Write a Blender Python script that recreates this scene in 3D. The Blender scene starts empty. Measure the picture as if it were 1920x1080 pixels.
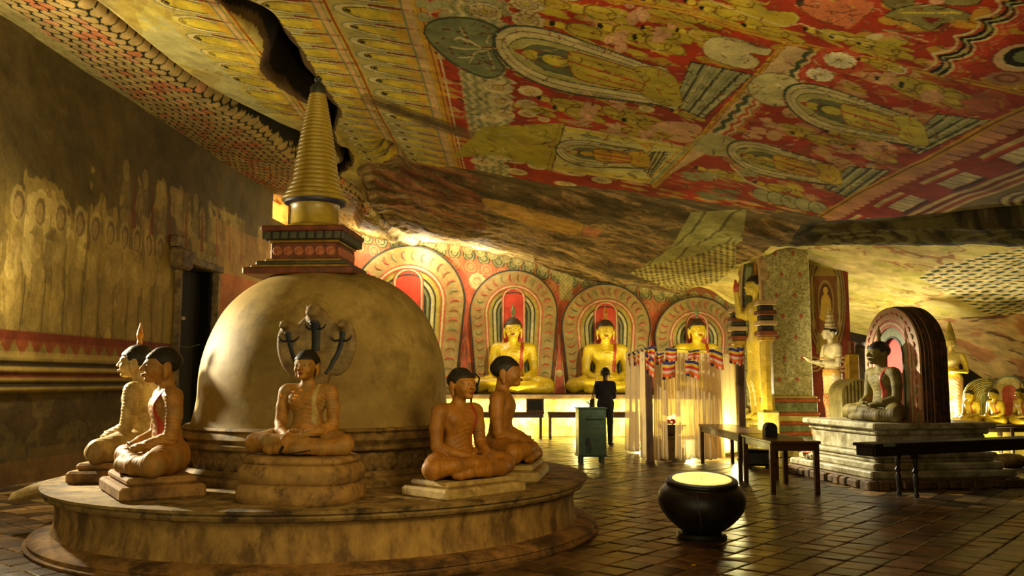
import bpy, bmesh, math, random
import numpy as np
from mathutils import Vector, Matrix

# ------------------------------------------------------------ camera, world, lights, exposure
SC = bpy.context.scene
COL = SC.collection
FPX, HOR = 1650.0, 712.0
CAMZ = 1.5
PITCH = math.atan((HOR - 540.0) / FPX)
cam_d = bpy.data.cameras.new('camera'); cam = bpy.data.objects.new('camera', cam_d); COL.objects.link(cam)
cam_d.sensor_width = 36.0; cam_d.lens = 36.0 * FPX / 1920.0
cam_d.clip_start = 0.05; cam_d.clip_end = 200
cam.location = (0, 0, CAMZ); cam.rotation_euler = (math.pi / 2 + PITCH, 0, 0)
SC.camera = cam

SC.view_settings.view_transform = 'Standard'
SC.view_settings.look = 'None'
SC.view_settings.gamma = 1.0
SC.view_settings.use_curve_mapping = False
SC.view_settings.exposure = 1.0

world = bpy.data.worlds.new('cave_daylight'); SC.world = world
world.use_nodes = True
bg = world.node_tree.nodes['Background']
bg.inputs[0].default_value = (1.0, 0.84, 0.44, 1)
bg.inputs[1].default_value = 0.8

def point_light(name, loc, power, color, radius=0.15):
    d = bpy.data.lights.new(name, 'POINT'); d.energy = power; d.color = color; d.shadow_soft_size = radius
    o = bpy.data.objects.new(name, d); o.location = loc; COL.objects.link(o); return o

def spot_light(name, loc, target, power, color, angle=60, blend=0.6, radius=0.12):
    d = bpy.data.lights.new(name, 'SPOT'); d.energy = power; d.color = color; d.shadow_soft_size = radius
    d.spot_size = math.radians(angle); d.spot_blend = blend
    o = bpy.data.objects.new(name, d); o.location = loc
    o.rotation_euler = (Vector(target) - Vector(loc)).to_track_quat('-Z', 'Y').to_euler()
    COL.objects.link(o); return o

YEL = (1.0, 0.88, 0.34)
WARM = (1.0, 0.80, 0.40)
CREAM = (1.0, 0.86, 0.55)
# lamp at the left wall, washing the stupa and the statues on its left
spot_light('left_lamp', (-6.35, 9.9, 2.8), (-2.6, 8.9, 1.3), 1350, CREAM, 66, 0.7, 0.12)
point_light('left_wall_lamp', (-6.3, 10.5, 3.0), 150, CREAM, 0.1)
# lamps that stand on the floor before the far row of statues
for i, x in enumerate((-1.3, 0.3, 1.8, 3.3, 4.6)):
    point_light('altar_lamp', (x, 23.15, 0.55), 75, YEL, 0.08)
for i, x in enumerate((-2.6, 0.2, 2.7, 5.0)):
    spot_light('statue_lamp', (x + 0.8, 19.6, 3.3), (x - 0.1, 24.4, 2.0), 300, (1.0, 0.86, 0.36), 36, 0.9, 0.1)
# lamps behind the pillar and at the right row
point_light('pillar_lamp', (4.25, 16.8, 0.5), 80, YEL, 0.1)
point_light('pillar_back_lamp', (6.3, 19.4, 0.7), 70, YEL, 0.1)
spot_light('deity_fill', (4.3, 14.9, 1.3), (6.0, 16.5, 2.1), 95, CREAM, 44, 0.7, 0.08)  # spot added to brighten the deity, no known lamp there
point_light('right_row_lamp', (8.6, 16.0, 0.3), 90, YEL, 0.1)
point_light('slope_lamp', (9.0, 18.6, 1.0), 230, (1.0, 0.92, 0.68), 0.1)
spot_light('left_roof_fill', (-6.4, 8.8, 3.2), (-4.6, 12.0, 6.3), 260, CREAM, 84, 0.9, 0.15)  # fill added to lift the roof left of the cleft
# a lamp tucked on the rock shelf above the far frieze
point_light('shelf_lamp', (-2.5, 24.2, 5.05), 60, (1.0, 0.88, 0.62), 0.06)
point_light('shelf_lamp', (-0.9, 23.8, 4.72), 40, (1.0, 0.88, 0.62), 0.06)
point_light('shelf_lamp', (-4.1, 24.2, 5.3), 40, (1.0, 0.88, 0.62), 0.06)
# ceiling wash from the entrance side and an added spot that brightens the water bowl
spot_light('ceiling_wash', (1.2, 3.2, 1.9), (1.5, 10.6, 5.1), 560, WARM, 84, 0.9, 0.3)
spot_light('bowl_fill', (1.9, 9.6, 4.3), (1.80, 8.6, 0.5), 900, CREAM, 11, 0.5, 0.05)
spot_light('front_fill', (2.2, 2.6, 3.2), (-1.5, 8.4, 0.6), 330, (1.0, 0.70, 0.26), 46, 0.9, 0.7)  # warm fill added near the camera for the platform front
spot_light('shrine_lamp', (2.7, 15.2, 2.3), (4.9, 13.9, 0.9), 760, (1.0, 0.94, 0.68), 64, 0.7, 0.1)
spot_light('curtain_fill', (-0.6, 12.2, 4.4), (3.2, 17.0, 1.4), 600, CREAM, 36, 0.8, 0.15)  # fill added to brighten the curtains and flags
# ------------------------------------------------------------ survey helpers
CP, SP = math.cos(PITCH), math.sin(PITCH)
def ray(px, py):
    a = (px - 960.0) / FPX; u = (540.0 - py) / FPX
    return (a, CP - u * SP, SP + u * CP)
def at(px, py, Y):
    r = ray(px, py); k = Y / r[1]
    return Vector((r[0] * k, Y, CAMZ + r[2] * k))
def floor_at(px, py, z=0.0):
    r = ray(px, py); k = (z - CAMZ) / r[2]
    return Vector((r[0] * k, r[1] * k, z))
def to_px(X, Y, Z):
    d = Y * CP + (Z - CAMZ) * SP
    u = -Y * SP + (Z - CAMZ) * CP
    d = np.where(np.abs(d) < 1e-3, 1e-3, d)
    return 960.0 + FPX * X / d, 540.0 - FPX * u / d

def lin(c):
    return tuple((v / 12.92 if v <= 0.04045 else ((v + 0.055) / 1.055) ** 2.4) for v in c)
def rgb(r, g, b):
    return (r / 255.0, g / 255.0, b / 255.0)

# ------------------------------------------------------------ numeric helpers
def sst(a, b, x):
    t = np.clip((x - a) / (b - a), 0, 1); return t * t * (3 - 2 * t)
def _hash(i, j):
    h = (i.astype(np.int64) * 374761393 + j.astype(np.int64) * 668265263) & 0x7fffffff
    h = ((h ^ (h >> 13)) * 1274126177) & 0x7fffffff
    return ((h ^ (h >> 16)) & 0xffff) / 65535.0
def vnoise(x, y):
    xi = np.floor(x); yi = np.floor(y); fx = x - xi; fy = y - yi
    fx = fx * fx * (3 - 2 * fx); fy = fy * fy * (3 - 2 * fy)
    a = _hash(xi, yi); b = _hash(xi + 1, yi); c = _hash(xi, yi + 1); d = _hash(xi + 1, yi + 1)
    return (a * (1 - fx) + b * fx) * (1 - fy) + (c * (1 - fx) + d * fx) * fy
def fbm(x, y, o=4):
    s = 0; a = 0.5; t = 0
    for k in range(o):
        s = s + a * vnoise(x + 17.3 * k, y - 9.1 * k); t += a; a *= 0.5; x = x * 2.03; y = y * 2.03
    return s / t

# ------------------------------------------------------------ scene-graph helpers
def thing(name, label, cat, loc=(0, 0, 0), rz=0.0, group=None, sc=1.0):
    o = bpy.data.objects.new(name, None); COL.objects.link(o)
    o.empty_display_size = 0.1
    o.location = loc; o.rotation_euler = (0, 0, rz); o.scale = (sc, sc, sc)
    o['label'] = label; o['category'] = cat
    if group: o['group'] = group
    return o
def tag(o, label, cat, group=None):
    o['label'] = label; o['category'] = cat
    if group: o['group'] = group
    return o
def link(name, me, mat=None, parent=None, smooth=False, kind=None):
    o = bpy.data.objects.new(name, me); COL.objects.link(o)
    if mat is not None:
        ms = mat if isinstance(mat, (list, tuple)) else [mat]
        if len(me.materials) < len(ms):
            while len(me.materials) < len(ms): me.materials.append(ms[len(me.materials)])
        for i, m in enumerate(ms):
            if me.materials[i] is not m:
                o.material_slots[i].link = 'OBJECT'; o.material_slots[i].material = m
    if smooth and len(me.polygons):
        me.polygons.foreach_set('use_smooth', np.ones(len(me.polygons), dtype=bool))
    if parent is not None: o.parent = parent
    if kind: o['kind'] = kind
    return o
def struct(o, label=None):
    o['kind'] = 'structure'
    if label: o['label'] = label
    return o

# ------------------------------------------------------------ mesh builders
def mesh_np(name, V, Q, col=None):
    V = np.asarray(V, dtype=np.float32); Q = np.asarray(Q, dtype=np.int32)
    me = bpy.data.meshes.new(name)
    me.vertices.add(len(V)); me.vertices.foreach_set('co', V.ravel())
    n, k = Q.shape
    me.loops.add(n * k); me.loops.foreach_set('vertex_index', Q.ravel())
    me.polygons.add(n)
    me.polygons.foreach_set('loop_start', np.arange(0, n * k, k, dtype=np.int32))
    try: me.polygons.foreach_set('loop_total', np.full(n, k, dtype=np.int32))
    except Exception: pass
    me.update(calc_edges=True); me.validate()
    if col is not None: set_paint(me, col)
    return me
def set_paint(me, col):
    c = np.clip(np.asarray(col, dtype=np.float32), 0, 1)
    c = np.where(c <= 0.04045, c / 12.92, ((c + 0.055) / 1.055) ** 2.4)
    a = me.color_attributes.new('paint', 'FLOAT_COLOR', 'POINT')
    buf = np.ones((len(c), 4), dtype=np.float32); buf[:, :3] = c
    a.data.foreach_set('color', buf.ravel())
def grid_quads(nu, nv, flip=False):
    i = np.arange(nu - 1)[:, None]; j = np.arange(nv - 1)[None, :]
    a = (i * nv + j).ravel()
    q = np.stack([a, a + nv, a + nv + 1, a + 1], 1)
    return q[:, ::-1] if flip else q
class MB:
    """collects simple solids into one mesh"""
    def __init__(s): s.v = []; s.f = []; s.m = []; s.cm = 0
    def add(s, v, f):
        b = len(s.v); s.v += [tuple(p) for p in v]; s.f += [tuple(b + i for i in q) for q in f]
        s.m += [s.cm] * len(f); return s
    def box(s, c, d, rz=0.0, taper=1.0):
        x, y, z = d[0] / 2, d[1] / 2, d[2] / 2; t = taper
        P = [(-x, -y, -z), (x, -y, -z), (x, y, -z), (-x, y, -z), (-x * t, -y * t, z), (x * t, -y * t, z), (x * t, y * t, z), (-x * t, y * t, z)]
        ca, sa = math.cos(rz), math.sin(rz)
        P = [(c[0] + p[0] * ca - p[1] * sa, c[1] + p[0] * sa + p[1] * ca, c[2] + p[2]) for p in P]
        return s.add(P, [(0, 3, 2, 1), (4, 5, 6, 7), (0, 1, 5, 4), (1, 2, 6, 5), (2, 3, 7, 6), (3, 0, 4, 7)])
    def cbox(s, c, d, b=0.012, rz=0.0):
        """box with chamfered vertical and top/bottom edges"""
        x, y, z = d[0] / 2, d[1] / 2, d[2] / 2
        ring = lambda X, Y, Z, e: [(-X + e, -Y, Z), (X - e, -Y, Z), (X, -Y + e, Z), (X, Y - e, Z), (X - e, Y, Z), (-X + e, Y, Z), (-X, Y - e, Z), (-X, -Y + e, Z)]
        R = [ring(x - b, y - b, -z, b * .6), ring(x, y, -z + b, b), ring(x, y, z - b, b), ring(x - b, y - b, z, b * .6)]
        ca, sa = math.cos(rz), math.sin(rz)
        P = [(c[0] + p[0] * ca - p[1] * sa, c[1] + p[0] * sa + p[1] * ca, c[2] + p[2]) for r in R for p in r]
        F = [tuple(range(7, -1, -1)), tuple(range(24, 32))]
        for k in range(3):
            for i in range(8):
                j = (i + 1) % 8; F.append((k * 8 + i, k * 8 + j, k * 8 + 8 + j, k * 8 + 8 + i))
        return s.add(P, F)
    def lathe(s, prof, n=32, c=(0, 0, 0), sx=1.0, sy=1.0, pw=2.0, cap=True, a0=0.0):
        """profile [(r,z)...] bottom to top; pw>2 squares the plan"""
        P = []; F = []
        for r, z in prof:
            for i in range(n):
                a = a0 + 2 * math.pi * i / n; ca, sa = math.cos(a), math.sin(a)
                if pw != 2.0:
                    k = (abs(ca) ** pw + abs(sa) ** pw) ** (-1 / pw); ca *= k; sa *= k
                P.append((c[0] + r * ca * sx, c[1] + r * sa * sy, c[2] + z))
        m = len(prof)
        for k in range(m - 1):
            for i in range(n):
                j = (i + 1) % n; F.append((k * n + i, k * n + j, k * n + n + j, k * n + n + i))
        if cap:
            F.append(tuple(range(n - 1, -1, -1))); F.append(tuple(range((m - 1) * n, m * n)))
        return s.add(P, F)
    def tube(s, pts, r, n=8, cap=True):
        pts = [Vector(p) for p in pts]; rs = r if isinstance(r, (list, tuple)) else [r] * len(pts)
        P = []; F = []; up = None
        for i, p in enumerate(pts):
            t = (pts[min(i + 1, len(pts) - 1)] - pts[max(i - 1, 0)]).normalized()
            if up is None:
                up = Vector((0, 0, 1)) if abs(t.z) < .9 else Vector((1, 0, 0))
            a = t.cross(up).normalized(); b = a.cross(t).normalized(); up = b
            for k in range(n):
                an = 2 * math.pi * k / n
                P.append(p + a * math.cos(an) * rs[i] + b * math.sin(an) * rs[i])
        for i in range(len(pts) - 1):
            for k in range(n):
                j = (k + 1) % n; F.append((i * n + k, i * n + n + k, i * n + n + j, i * n + j))
        if cap:
            F.append(tuple(range(n))); F.append(tuple(range(len(pts) * n - 1, (len(pts) - 1) * n - 1, -1)))
        return s.add(P, F)
    def band(s, inner, outer, y0, y1):
        """closed strip between two polylines in XZ, extruded from y0 (front) to y1"""
        n = len(inner); P = []
        for (a, b) in ((inner, y0), (outer, y0), (inner, y1), (outer, y1)):
            P += [(p[0], b, p[1]) for p in a]
        F = []
        for i in range(n - 1):
            F += [(i, n + i, n + i + 1, i + 1), (2 * n + i, 2 * n + i + 1, 3 * n + i + 1, 3 * n + i),
                  (n + i, 3 * n + i, 3 * n + i + 1, n + i + 1), (i, i + 1, 2 * n + i + 1, 2 * n + i)]
        F += [(0, 2 * n, 3 * n, n), (n - 1, 2 * n - 1, 4 * n - 1, 3 * n - 1)]
        return s.add(P, F)
    def prism(s, poly, y0, y1):
        n = len(poly); P = [(p[0], y0, p[1]) for p in poly] + [(p[0], y1, p[1]) for p in poly]
        F = [tuple(range(n)), tuple(range(2 * n - 1, n - 1, -1))]
        for i in range(n):
            j = (i + 1) % n; F.append((i, n + i, n + j, j))
        return s.add(P, F)
    def ball(s, c, r, nu=12, nv=8):
        rr = r if isinstance(r, (list, tuple)) else (r, r, r)
        pr = []
        P = []; F = []
        for k in range(1, nv):
            t = math.pi * k / nv - math.pi / 2
            for i in range(nu):
                a = 2 * math.pi * i / nu
                P.append((c[0] + rr[0] * math.cos(t) * math.cos(a), c[1] + rr[1] * math.cos(t) * math.sin(a), c[2] + rr[2] * math.sin(t)))
        m = nv - 1
        for k in range(m - 1):
            for i in range(nu):
                j = (i + 1) % nu; F.append((k * nu + i, k * nu + j, k * nu + nu + j, k * nu + nu + i))
        P += [(c[0], c[1], c[2] - rr[2]), (c[0], c[1], c[2] + rr[2])]
        b = m * nu
        for i in range(nu):
            j = (i + 1) % nu; F += [(b, j, i), (b + 1, (m - 1) * nu + i, (m - 1) * nu + j)]
        return s.add(P, F)
    def mesh(s, name):
        me = bpy.data.meshes.new(name); me.from_pydata(s.v, [], s.f)
        me.polygons.foreach_set('material_index', np.array(s.m, dtype=np.int32))
        bm = bmesh.new(); bm.from_mesh(me)
        bmesh.ops.recalc_face_normals(bm, faces=bm.faces); bm.to_mesh(me); bm.free()
        me.update(); return me
    def build(s, name, mat, parent=None, smooth=False, auto=None, kind=None):
        me = s.mesh(name)
        o = link(name, me, mat, parent, smooth or auto is not None, kind)
        if auto is not None:
            sharp_by_angle(me, auto)
        return o
def sharp_by_angle(me, deg):
    bm = bmesh.new(); bm.from_mesh(me); t = math.radians(deg)
    for e in bm.edges:
        if len(e.link_faces) == 2: e.smooth = e.calc_face_angle(0) < t
    bm.to_mesh(me); bm.free()

# ------------------------------------------------------------ materials
def _nodes(name):
    m = bpy.data.materials.new(name); m.use_nodes = True
    return m, m.node_tree, m.node_tree.nodes['Principled BSDF']
def mat(name, c1, c2=None, scale=6.0, rough=0.6, bump=0.15, detail=6, metal=0.0, spec=0.4, stretch=(1, 1, 1), lo=0.35, hi=0.65, c3=None, scale3=1.7, coat=0.0, rnd=0.0, emit=None):
    m, nt, b = _nodes(name)
    c1 = lin(c1); c2 = lin(c2) if c2 else tuple(v * 0.7 for v in c1)
    tc = nt.nodes.new('ShaderNodeTexCoord'); mp = nt.nodes.new('ShaderNodeMapping'); mp.inputs['Scale'].default_value = stretch
    nt.links.new(tc.outputs['Object'], mp.inputs[0])
    n = nt.nodes.new('ShaderNodeTexNoise'); n.inputs['Scale'].default_value = scale; n.inputs['Detail'].default_value = detail; n.inputs['Roughness'].default_value = 0.65
    nt.links.new(mp.outputs[0], n.inputs['Vector'])
    r = nt.nodes.new('ShaderNodeValToRGB'); r.color_ramp.elements[0].position = lo; r.color_ramp.elements[1].position = hi
    r.color_ramp.elements[0].color = (*c2, 1); r.color_ramp.elements[1].color = (*c1, 1)
    nt.links.new(n.outputs[0], r.inputs[0]); out = r.outputs[0]
    if c3:
        n3 = nt.nodes.new('ShaderNodeTexNoise'); n3.inputs['Scale'].default_value = scale3; n3.inputs['Detail'].default_value = 8; n3.inputs['Roughness'].default_value = 0.7
        nt.links.new(mp.outputs[0], n3.inputs['Vector'])
        r3 = nt.nodes.new('ShaderNodeValToRGB'); r3.color_ramp.elements[0].position = 0.48; r3.color_ramp.elements[1].position = 0.62
        nt.links.new(n3.outputs[0], r3.inputs[0])
        mx = nt.nodes.new('ShaderNodeMix'); mx.data_type = 'RGBA'
        nt.links.new(r3.outputs[0], mx.inputs[0]); nt.links.new(out, mx.inputs[6]); mx.inputs[7].default_value = (*lin(c3), 1); out = mx.outputs[2]
    if rnd > 0:
        oi = nt.nodes.new('ShaderNodeObjectInfo'); mr = nt.nodes.new('ShaderNodeMapRange'); mr.inputs[3].default_value = 1 - rnd; mr.inputs[4].default_value = 1 + rnd
        nt.links.new(oi.outputs['Random'], mr.inputs[0])
        vm = nt.nodes.new('ShaderNodeVectorMath'); vm.operation = 'SCALE'
        nt.links.new(out, vm.inputs[0]); nt.links.new(mr.outputs[0], vm.inputs['Scale']); out = vm.outputs[0]
    nt.links.new(out, b.inputs['Base Color'])
    b.inputs['Roughness'].default_value = rough; b.inputs['Metallic'].default_value = metal; b.inputs['Specular IOR Level'].default_value = spec
    b.inputs['Coat Weight'].default_value = coat
    if bump > 0:
        bp = nt.nodes.new('ShaderNodeBump'); bp.inputs['Strength'].default_value = bump; bp.inputs['Distance'].default_value = 0.02
        nt.links.new(n.outputs[0], bp.inputs['Height']); nt.links.new(bp.outputs[0], b.inputs['Normal'])
    if emit:
        b.inputs['Emission Color'].default_value = (*lin(emit[0]), 1); b.inputs['Emission Strength'].default_value = emit[1]
    return m
def paint_mat(name, rough=0.75, grime=(0.72, 1.12), scale=3.0, fine=40.0, bump=0.2, spec=0.25, dist=0.03):
    """pigment stored on the surface, aged by noise"""
    m, nt, b = _nodes(name)
    at_ = nt.nodes.new('ShaderNodeAttribute'); at_.attribute_name = 'paint'
    tc = nt.nodes.new('ShaderNodeTexCoord')
    n = nt.nodes.new('ShaderNodeTexNoise'); n.inputs['Scale'].default_value = scale; n.inputs['Detail'].default_value = 10; n.inputs['Roughness'].default_value = 0.7
    nt.links.new(tc.outputs['Object'], n.inputs['Vector'])
    mr = nt.nodes.new('ShaderNodeMapRange'); mr.inputs[1].default_value = 0.3; mr.inputs[2].default_value = 0.7; mr.inputs[3].default_value = grime[0]; mr.inputs[4].default_value = grime[1]
    nt.links.new(n.outputs[0], mr.inputs[0])
    n2 = nt.nodes.new('ShaderNodeTexNoise'); n2.inputs['Scale'].default_value = fine; n2.inputs['Detail'].default_value = 4
    nt.links.new(tc.outputs['Object'], n2.inputs['Vector'])
    mr2 = nt.nodes.new('ShaderNodeMapRange'); mr2.inputs[1].default_value = 0.3; mr2.inputs[2].default_value = 0.7; mr2.inputs[3].default_value = 0.86; mr2.inputs[4].default_value = 1.1
    nt.links.new(n2.outputs[0], mr2.inputs[0])
    mu = nt.nodes.new('ShaderNodeMath'); mu.operation = 'MULTIPLY'; nt.links.new(mr.outputs[0], mu.inputs[0]); nt.links.new(mr2.outputs[0], mu.inputs[1])
    vm = nt.nodes.new('ShaderNodeVectorMath'); vm.operation = 'SCALE'
    nt.links.new(at_.outputs['Color'], vm.inputs[0]); nt.links.new(mu.outputs[0], vm.inputs['Scale'])
    nt.links.new(vm.outputs[0], b.inputs['Base Color'])
    b.inputs['Roughness'].default_value = rough; b.inputs['Specular IOR Level'].default_value = spec
    bp = nt.nodes.new('ShaderNodeBump'); bp.inputs['Strength'].default_value = bump; bp.inputs['Distance'].default_value = dist
    nt.links.new(n.outputs[0], bp.inputs['Height']); nt.links.new(bp.outputs[0], b.inputs['Normal'])
    return m

# ------------------------------------------------------------ painter: flat pigment on a surveyed surface
class Painter:
    def __init__(s, x, y, base):
        s.x = x; s.y = y; s.c = np.empty((len(x), 3), dtype=np.float32); s.c[:] = base
    def put(s, idx, col, al=1.0):
        s.c[idx] = s.c[idx] * (1 - al) + np.asarray(col, dtype=np.float32) * al
    def _index(s):
        x0, x1 = np.percentile(s.x, (1, 99)); y0, y1 = np.percentile(s.y, (1, 99)); s.nb = 160
        s.ox, s.oy, s.sx, s.sy = x0, y0, s.nb / (x1 - x0 + 1e-9), s.nb / (y1 - y0 + 1e-9)
        b = s._bin(s.y, s.oy, s.sy) * s.nb + s._bin(s.x, s.ox, s.sx)
        s.order = np.argsort(b, kind='stable'); s.start = np.searchsorted(b[s.order], np.arange(s.nb * s.nb + 1))
    def _bin(s, v, o, k): return np.clip(np.floor((v - o) * k), 0, s.nb - 1).astype(np.int64)
    def near(s, x0, y0, x1, y1):
        if not hasattr(s, 'order'): s._index()
        bx0, bx1 = int(s._bin(np.float64(x0), s.ox, s.sx)), int(s._bin(np.float64(x1), s.ox, s.sx)); by0, by1 = int(s._bin(np.float64(y0), s.oy, s.sy)), int(s._bin(np.float64(y1), s.oy, s.sy))
        i = np.concatenate([s.order[s.start[r * s.nb + bx0]:s.start[r * s.nb + bx1 + 1]] for r in range(by0, by1 + 1)])
        return i[(s.x[i] >= x0) & (s.x[i] <= x1) & (s.y[i] >= y0) & (s.y[i] <= y1)]
    def poly(s, pts, col, al=1.0, edge=None, ew=1.5):
        P = np.asarray(pts, dtype=np.float64)
        i = s.near(*P.min(0), *P.max(0))
        if len(i):
            x = s.x[i]; y = s.y[i]; ins = np.zeros(len(i), bool); n = len(P)
            for k in range(n):
                ax, ay = P[k]; bx, by = P[(k + 1) % n]
                if ay == by: continue
                ins ^= ((ay > y) != (by > y)) & (x < (bx - ax) * (y - ay) / (by - ay) + ax)
            s.put(i[ins], col, al)
        if edge is not None: s.line(list(pts) + [pts[0]], ew, edge)
    def line(s, pts, w, col, al=1.0):
        w2 = w / 2.0
        for (ax, ay), (bx, by) in zip(pts[:-1], pts[1:]):
            i = s.near(min(ax, bx) - w2, min(ay, by) - w2, max(ax, bx) + w2, max(ay, by) + w2)
            if not len(i): continue
            dx, dy = bx - ax, by - ay; L = dx * dx + dy * dy + 1e-9
            t = np.clip(((s.x[i] - ax) * dx + (s.y[i] - ay) * dy) / L, 0, 1)
            d = np.hypot(s.x[i] - ax - t * dx, s.y[i] - ay - t * dy)
            s.put(i[d < w2], col, al)
    def ell(s, c, ra, rb, col, ang=0.0, al=1.0, ring=None, petals=0, depth=0.12):
        R = max(ra, rb) * 1.02
        i = s.near(c[0] - R, c[1] - R, c[0] + R, c[1] + R)
        if not len(i): return
        ca, sa = math.cos(ang), math.sin(ang); x = s.x[i] - c[0]; y = s.y[i] - c[1]
        u = (x * ca + y * sa) / ra; v = (-x * sa + y * ca) / rb; q = np.hypot(u, v)
        if petals: q = q / (1 - depth * np.abs(np.sin(np.arctan2(v, u) * petals / 2)) ** 0.5 * 0 - depth * (1 - np.abs(np.sin(np.arctan2(v, u) * petals / 2)) ** 0.6))
        m = q < 1
        if ring is not None: m &= q > ring
        s.put(i[m], col, al)
def smooth_pts(pts, n=6, closed=True):
    P = np.asarray(pts, float); out = []; m = len(P)
    rng = range(m) if closed else range(m - 1)
    for k in rng:
        p0 = P[(k - 1) % m] if closed or k > 0 else P[k]; p1 = P[k]; p2 = P[(k + 1) % m]; p3 = P[(k + 2) % m] if closed or k + 2 < m else P[(k + 1) % m]
        for t in np.linspace(0, 1, n, endpoint=False):
            out.append(tuple(0.5 * ((2 * p1) + (p2 - p0) * t + (2 * p0 - 5 * p1 + 4 * p2 - p3) * t * t + (3 * p1 - p0 - 3 * p2 + p3) * t ** 3)))
    if not closed: out.append(tuple(P[-1]))
    return out

# ------------------------------------------------------------ implicit bodies: smooth-blended solids meshed by surface nets
class SDF:
    def __init__(s, lo, hi, h):
        s.lo = np.array(lo, float); s.h = h
        s.n = np.ceil((np.array(hi) - s.lo) / h).astype(int) + 1
        s.F = np.full(s.n, 1.0, dtype=np.float32); s.G = np.zeros(s.n, dtype=np.int8)
        s.ax = [(s.lo[a] + h * np.arange(s.n[a])).astype(np.float32) for a in range(3)]
    def _blk(s, lo, hi, m):
        sl = []
        for a in range(3):
            i0 = max(0, int((lo[a] - m - s.lo[a]) / s.h)); i1 = min(s.n[a], int((hi[a] + m - s.lo[a]) / s.h) + 2)
            if i1 <= i0: return None
            sl.append(slice(i0, i1))
        g = np.meshgrid(*[s.ax[a][sl[a]] for a in range(3)], indexing='ij', sparse=True)
        return tuple(sl), g
    def _join(s, sl, d, k, grp, cut):
        F = s.F[sl]
        if cut:
            d = -d; h = np.maximum(k - np.abs(F - d), 0) / k; s.F[sl] = np.maximum(F, d) + h * h * k * 0.25
        else:
            s.G[sl] = np.where(d < F, grp, s.G[sl])
            h = np.maximum(k - np.abs(F - d), 0) / k; s.F[sl] = np.minimum(F, d) - h * h * k * 0.25
    def cone(s, a, b, ra, rb, k=0.03, grp=0, cut=False):
        a = np.array(a, float); b = np.array(b, float); R = max(ra, rb)
        r = s._blk(np.minimum(a, b) - R, np.maximum(a, b) + R, k + 2 * s.h)
        if r is None: return s
        sl, (x, y, z) = r; d = b - a; L = float(d @ d) + 1e-12
        t = np.clip(((x - a[0]) * d[0] + (y - a[1]) * d[1] + (z - a[2]) * d[2]) / L, 0, 1)
        q = np.sqrt((x - a[0] - t * d[0]) ** 2 + (y - a[1] - t * d[1]) ** 2 + (z - a[2] - t * d[2]) ** 2) - (ra + (rb - ra) * t)
        s._join(sl, q.astype(np.float32), k, grp, cut); return s
    def ell(s, c, r, k=0.03, grp=0, cut=False, rot=None):
        R = max(r); c = np.array(c, float)
        b = s._blk(c - R, c + R, k + 2 * s.h)
        if b is None: return s
        sl, (x, y, z) = b; x = x - c[0]; y = y - c[1]; z = z - c[2]
        if rot is not None:
            M = np.array(Matrix.Rotation(rot[1], 3, rot[0]).transposed())
            x, y, z = M[0, 0] * x + M[0, 1] * y + M[0, 2] * z, M[1, 0] * x + M[1, 1] * y + M[1, 2] * z, M[2, 0] * x + M[2, 1] * y + M[2, 2] * z
        k0 = np.sqrt((x / r[0]) ** 2 + (y / r[1]) ** 2 + (z / r[2]) ** 2); k1 = np.sqrt((x / r[0] ** 2) ** 2 + (y / r[1] ** 2) ** 2 + (z / r[2] ** 2) ** 2) + 1e-9
        s._join(sl, (k0 * (k0 - 1) / k1).astype(np.float32), k, grp, cut); return s
    def chain(s, pts, rs, k=0.02, grp=0):
        for i in range(len(pts) - 1): s.cone(pts[i], pts[i + 1], rs[i], rs[i + 1], k, grp)
        return s
    def xyz(s):
        return np.meshgrid(*s.ax, indexing='ij', sparse=True)
    def polygonize(s):
        F = s.F; h = s.h; S = F < 0
        c = np.zeros(tuple(v - 1 for v in F.shape), dtype=np.int8)
        offs = [(i, j, k) for i in (0, 1) for j in (0, 1) for k in (0, 1)]
        n0, n1, n2 = c.shape
        for o in offs: c += S[o[0]:o[0] + n0, o[1]:o[1] + n1, o[2]:o[2] + n2]
        I = np.nonzero((c > 0) & (c < 8)); m = len(I[0])
        vid = np.full(c.shape, -1, dtype=np.int32); vid[I] = np.arange(m)
        acc = np.zeros((m, 3)); cnt = np.zeros(m)
        val = {o: F[I[0] + o[0], I[1] + o[1], I[2] + o[2]].astype(float) for o in offs}
        for o in offs:
            for a in range(3):
                if o[a]: continue
                p = list(o); p[a] = 1; p = tuple(p); va, vb = val[o], val[p]
                x = (va < 0) != (vb < 0); t = np.where(x, va / np.where(x, va - vb, 1), 0)
                pos = np.tile(np.array(o, float), (m, 1)); pos[:, a] += t
                acc += np.where(x[:, None], pos, 0); cnt += x
        V = (np.stack(I, 1) + acc / cnt[:, None]) * h + s.lo
        Q = []
        for a in range(3):
            b, d = (a + 1) % 3, (a + 2) % 3
            s0 = [slice(None)] * 3; s1 = [slice(None)] * 3; s0[a] = slice(0, -1); s1[a] = slice(1, None)
            A = S[tuple(s0)]; B = S[tuple(s1)]
            for flip in (0, 1):
                E = np.nonzero((A & ~B) if not flip else (~A & B)); E = np.stack(E, 1)
                E = E[(E[:, b] > 0) & (E[:, d] > 0) & (E[:, b] < F.shape[b] - 1) & (E[:, d] < F.shape[d] - 1)]
                g = []
                for (ob, od) in ((1, 1), (0, 1), (0, 0), (1, 0)):
                    e = E.copy(); e[:, b] -= ob; e[:, d] -= od; g.append(vid[e[:, 0], e[:, 1], e[:, 2]])
                q = np.stack(g, 1); q = q[(q >= 0).all(1)]
                Q.append(q[:, ::-1] if flip else q)
        return V, np.concatenate(Q)
    def mesh(s, name):
        V, Q = s.polygonize(); me = mesh_np(name, V, Q)
        me.polygons.foreach_set('use_smooth', np.ones(len(me.polygons), dtype=bool)); return me
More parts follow.
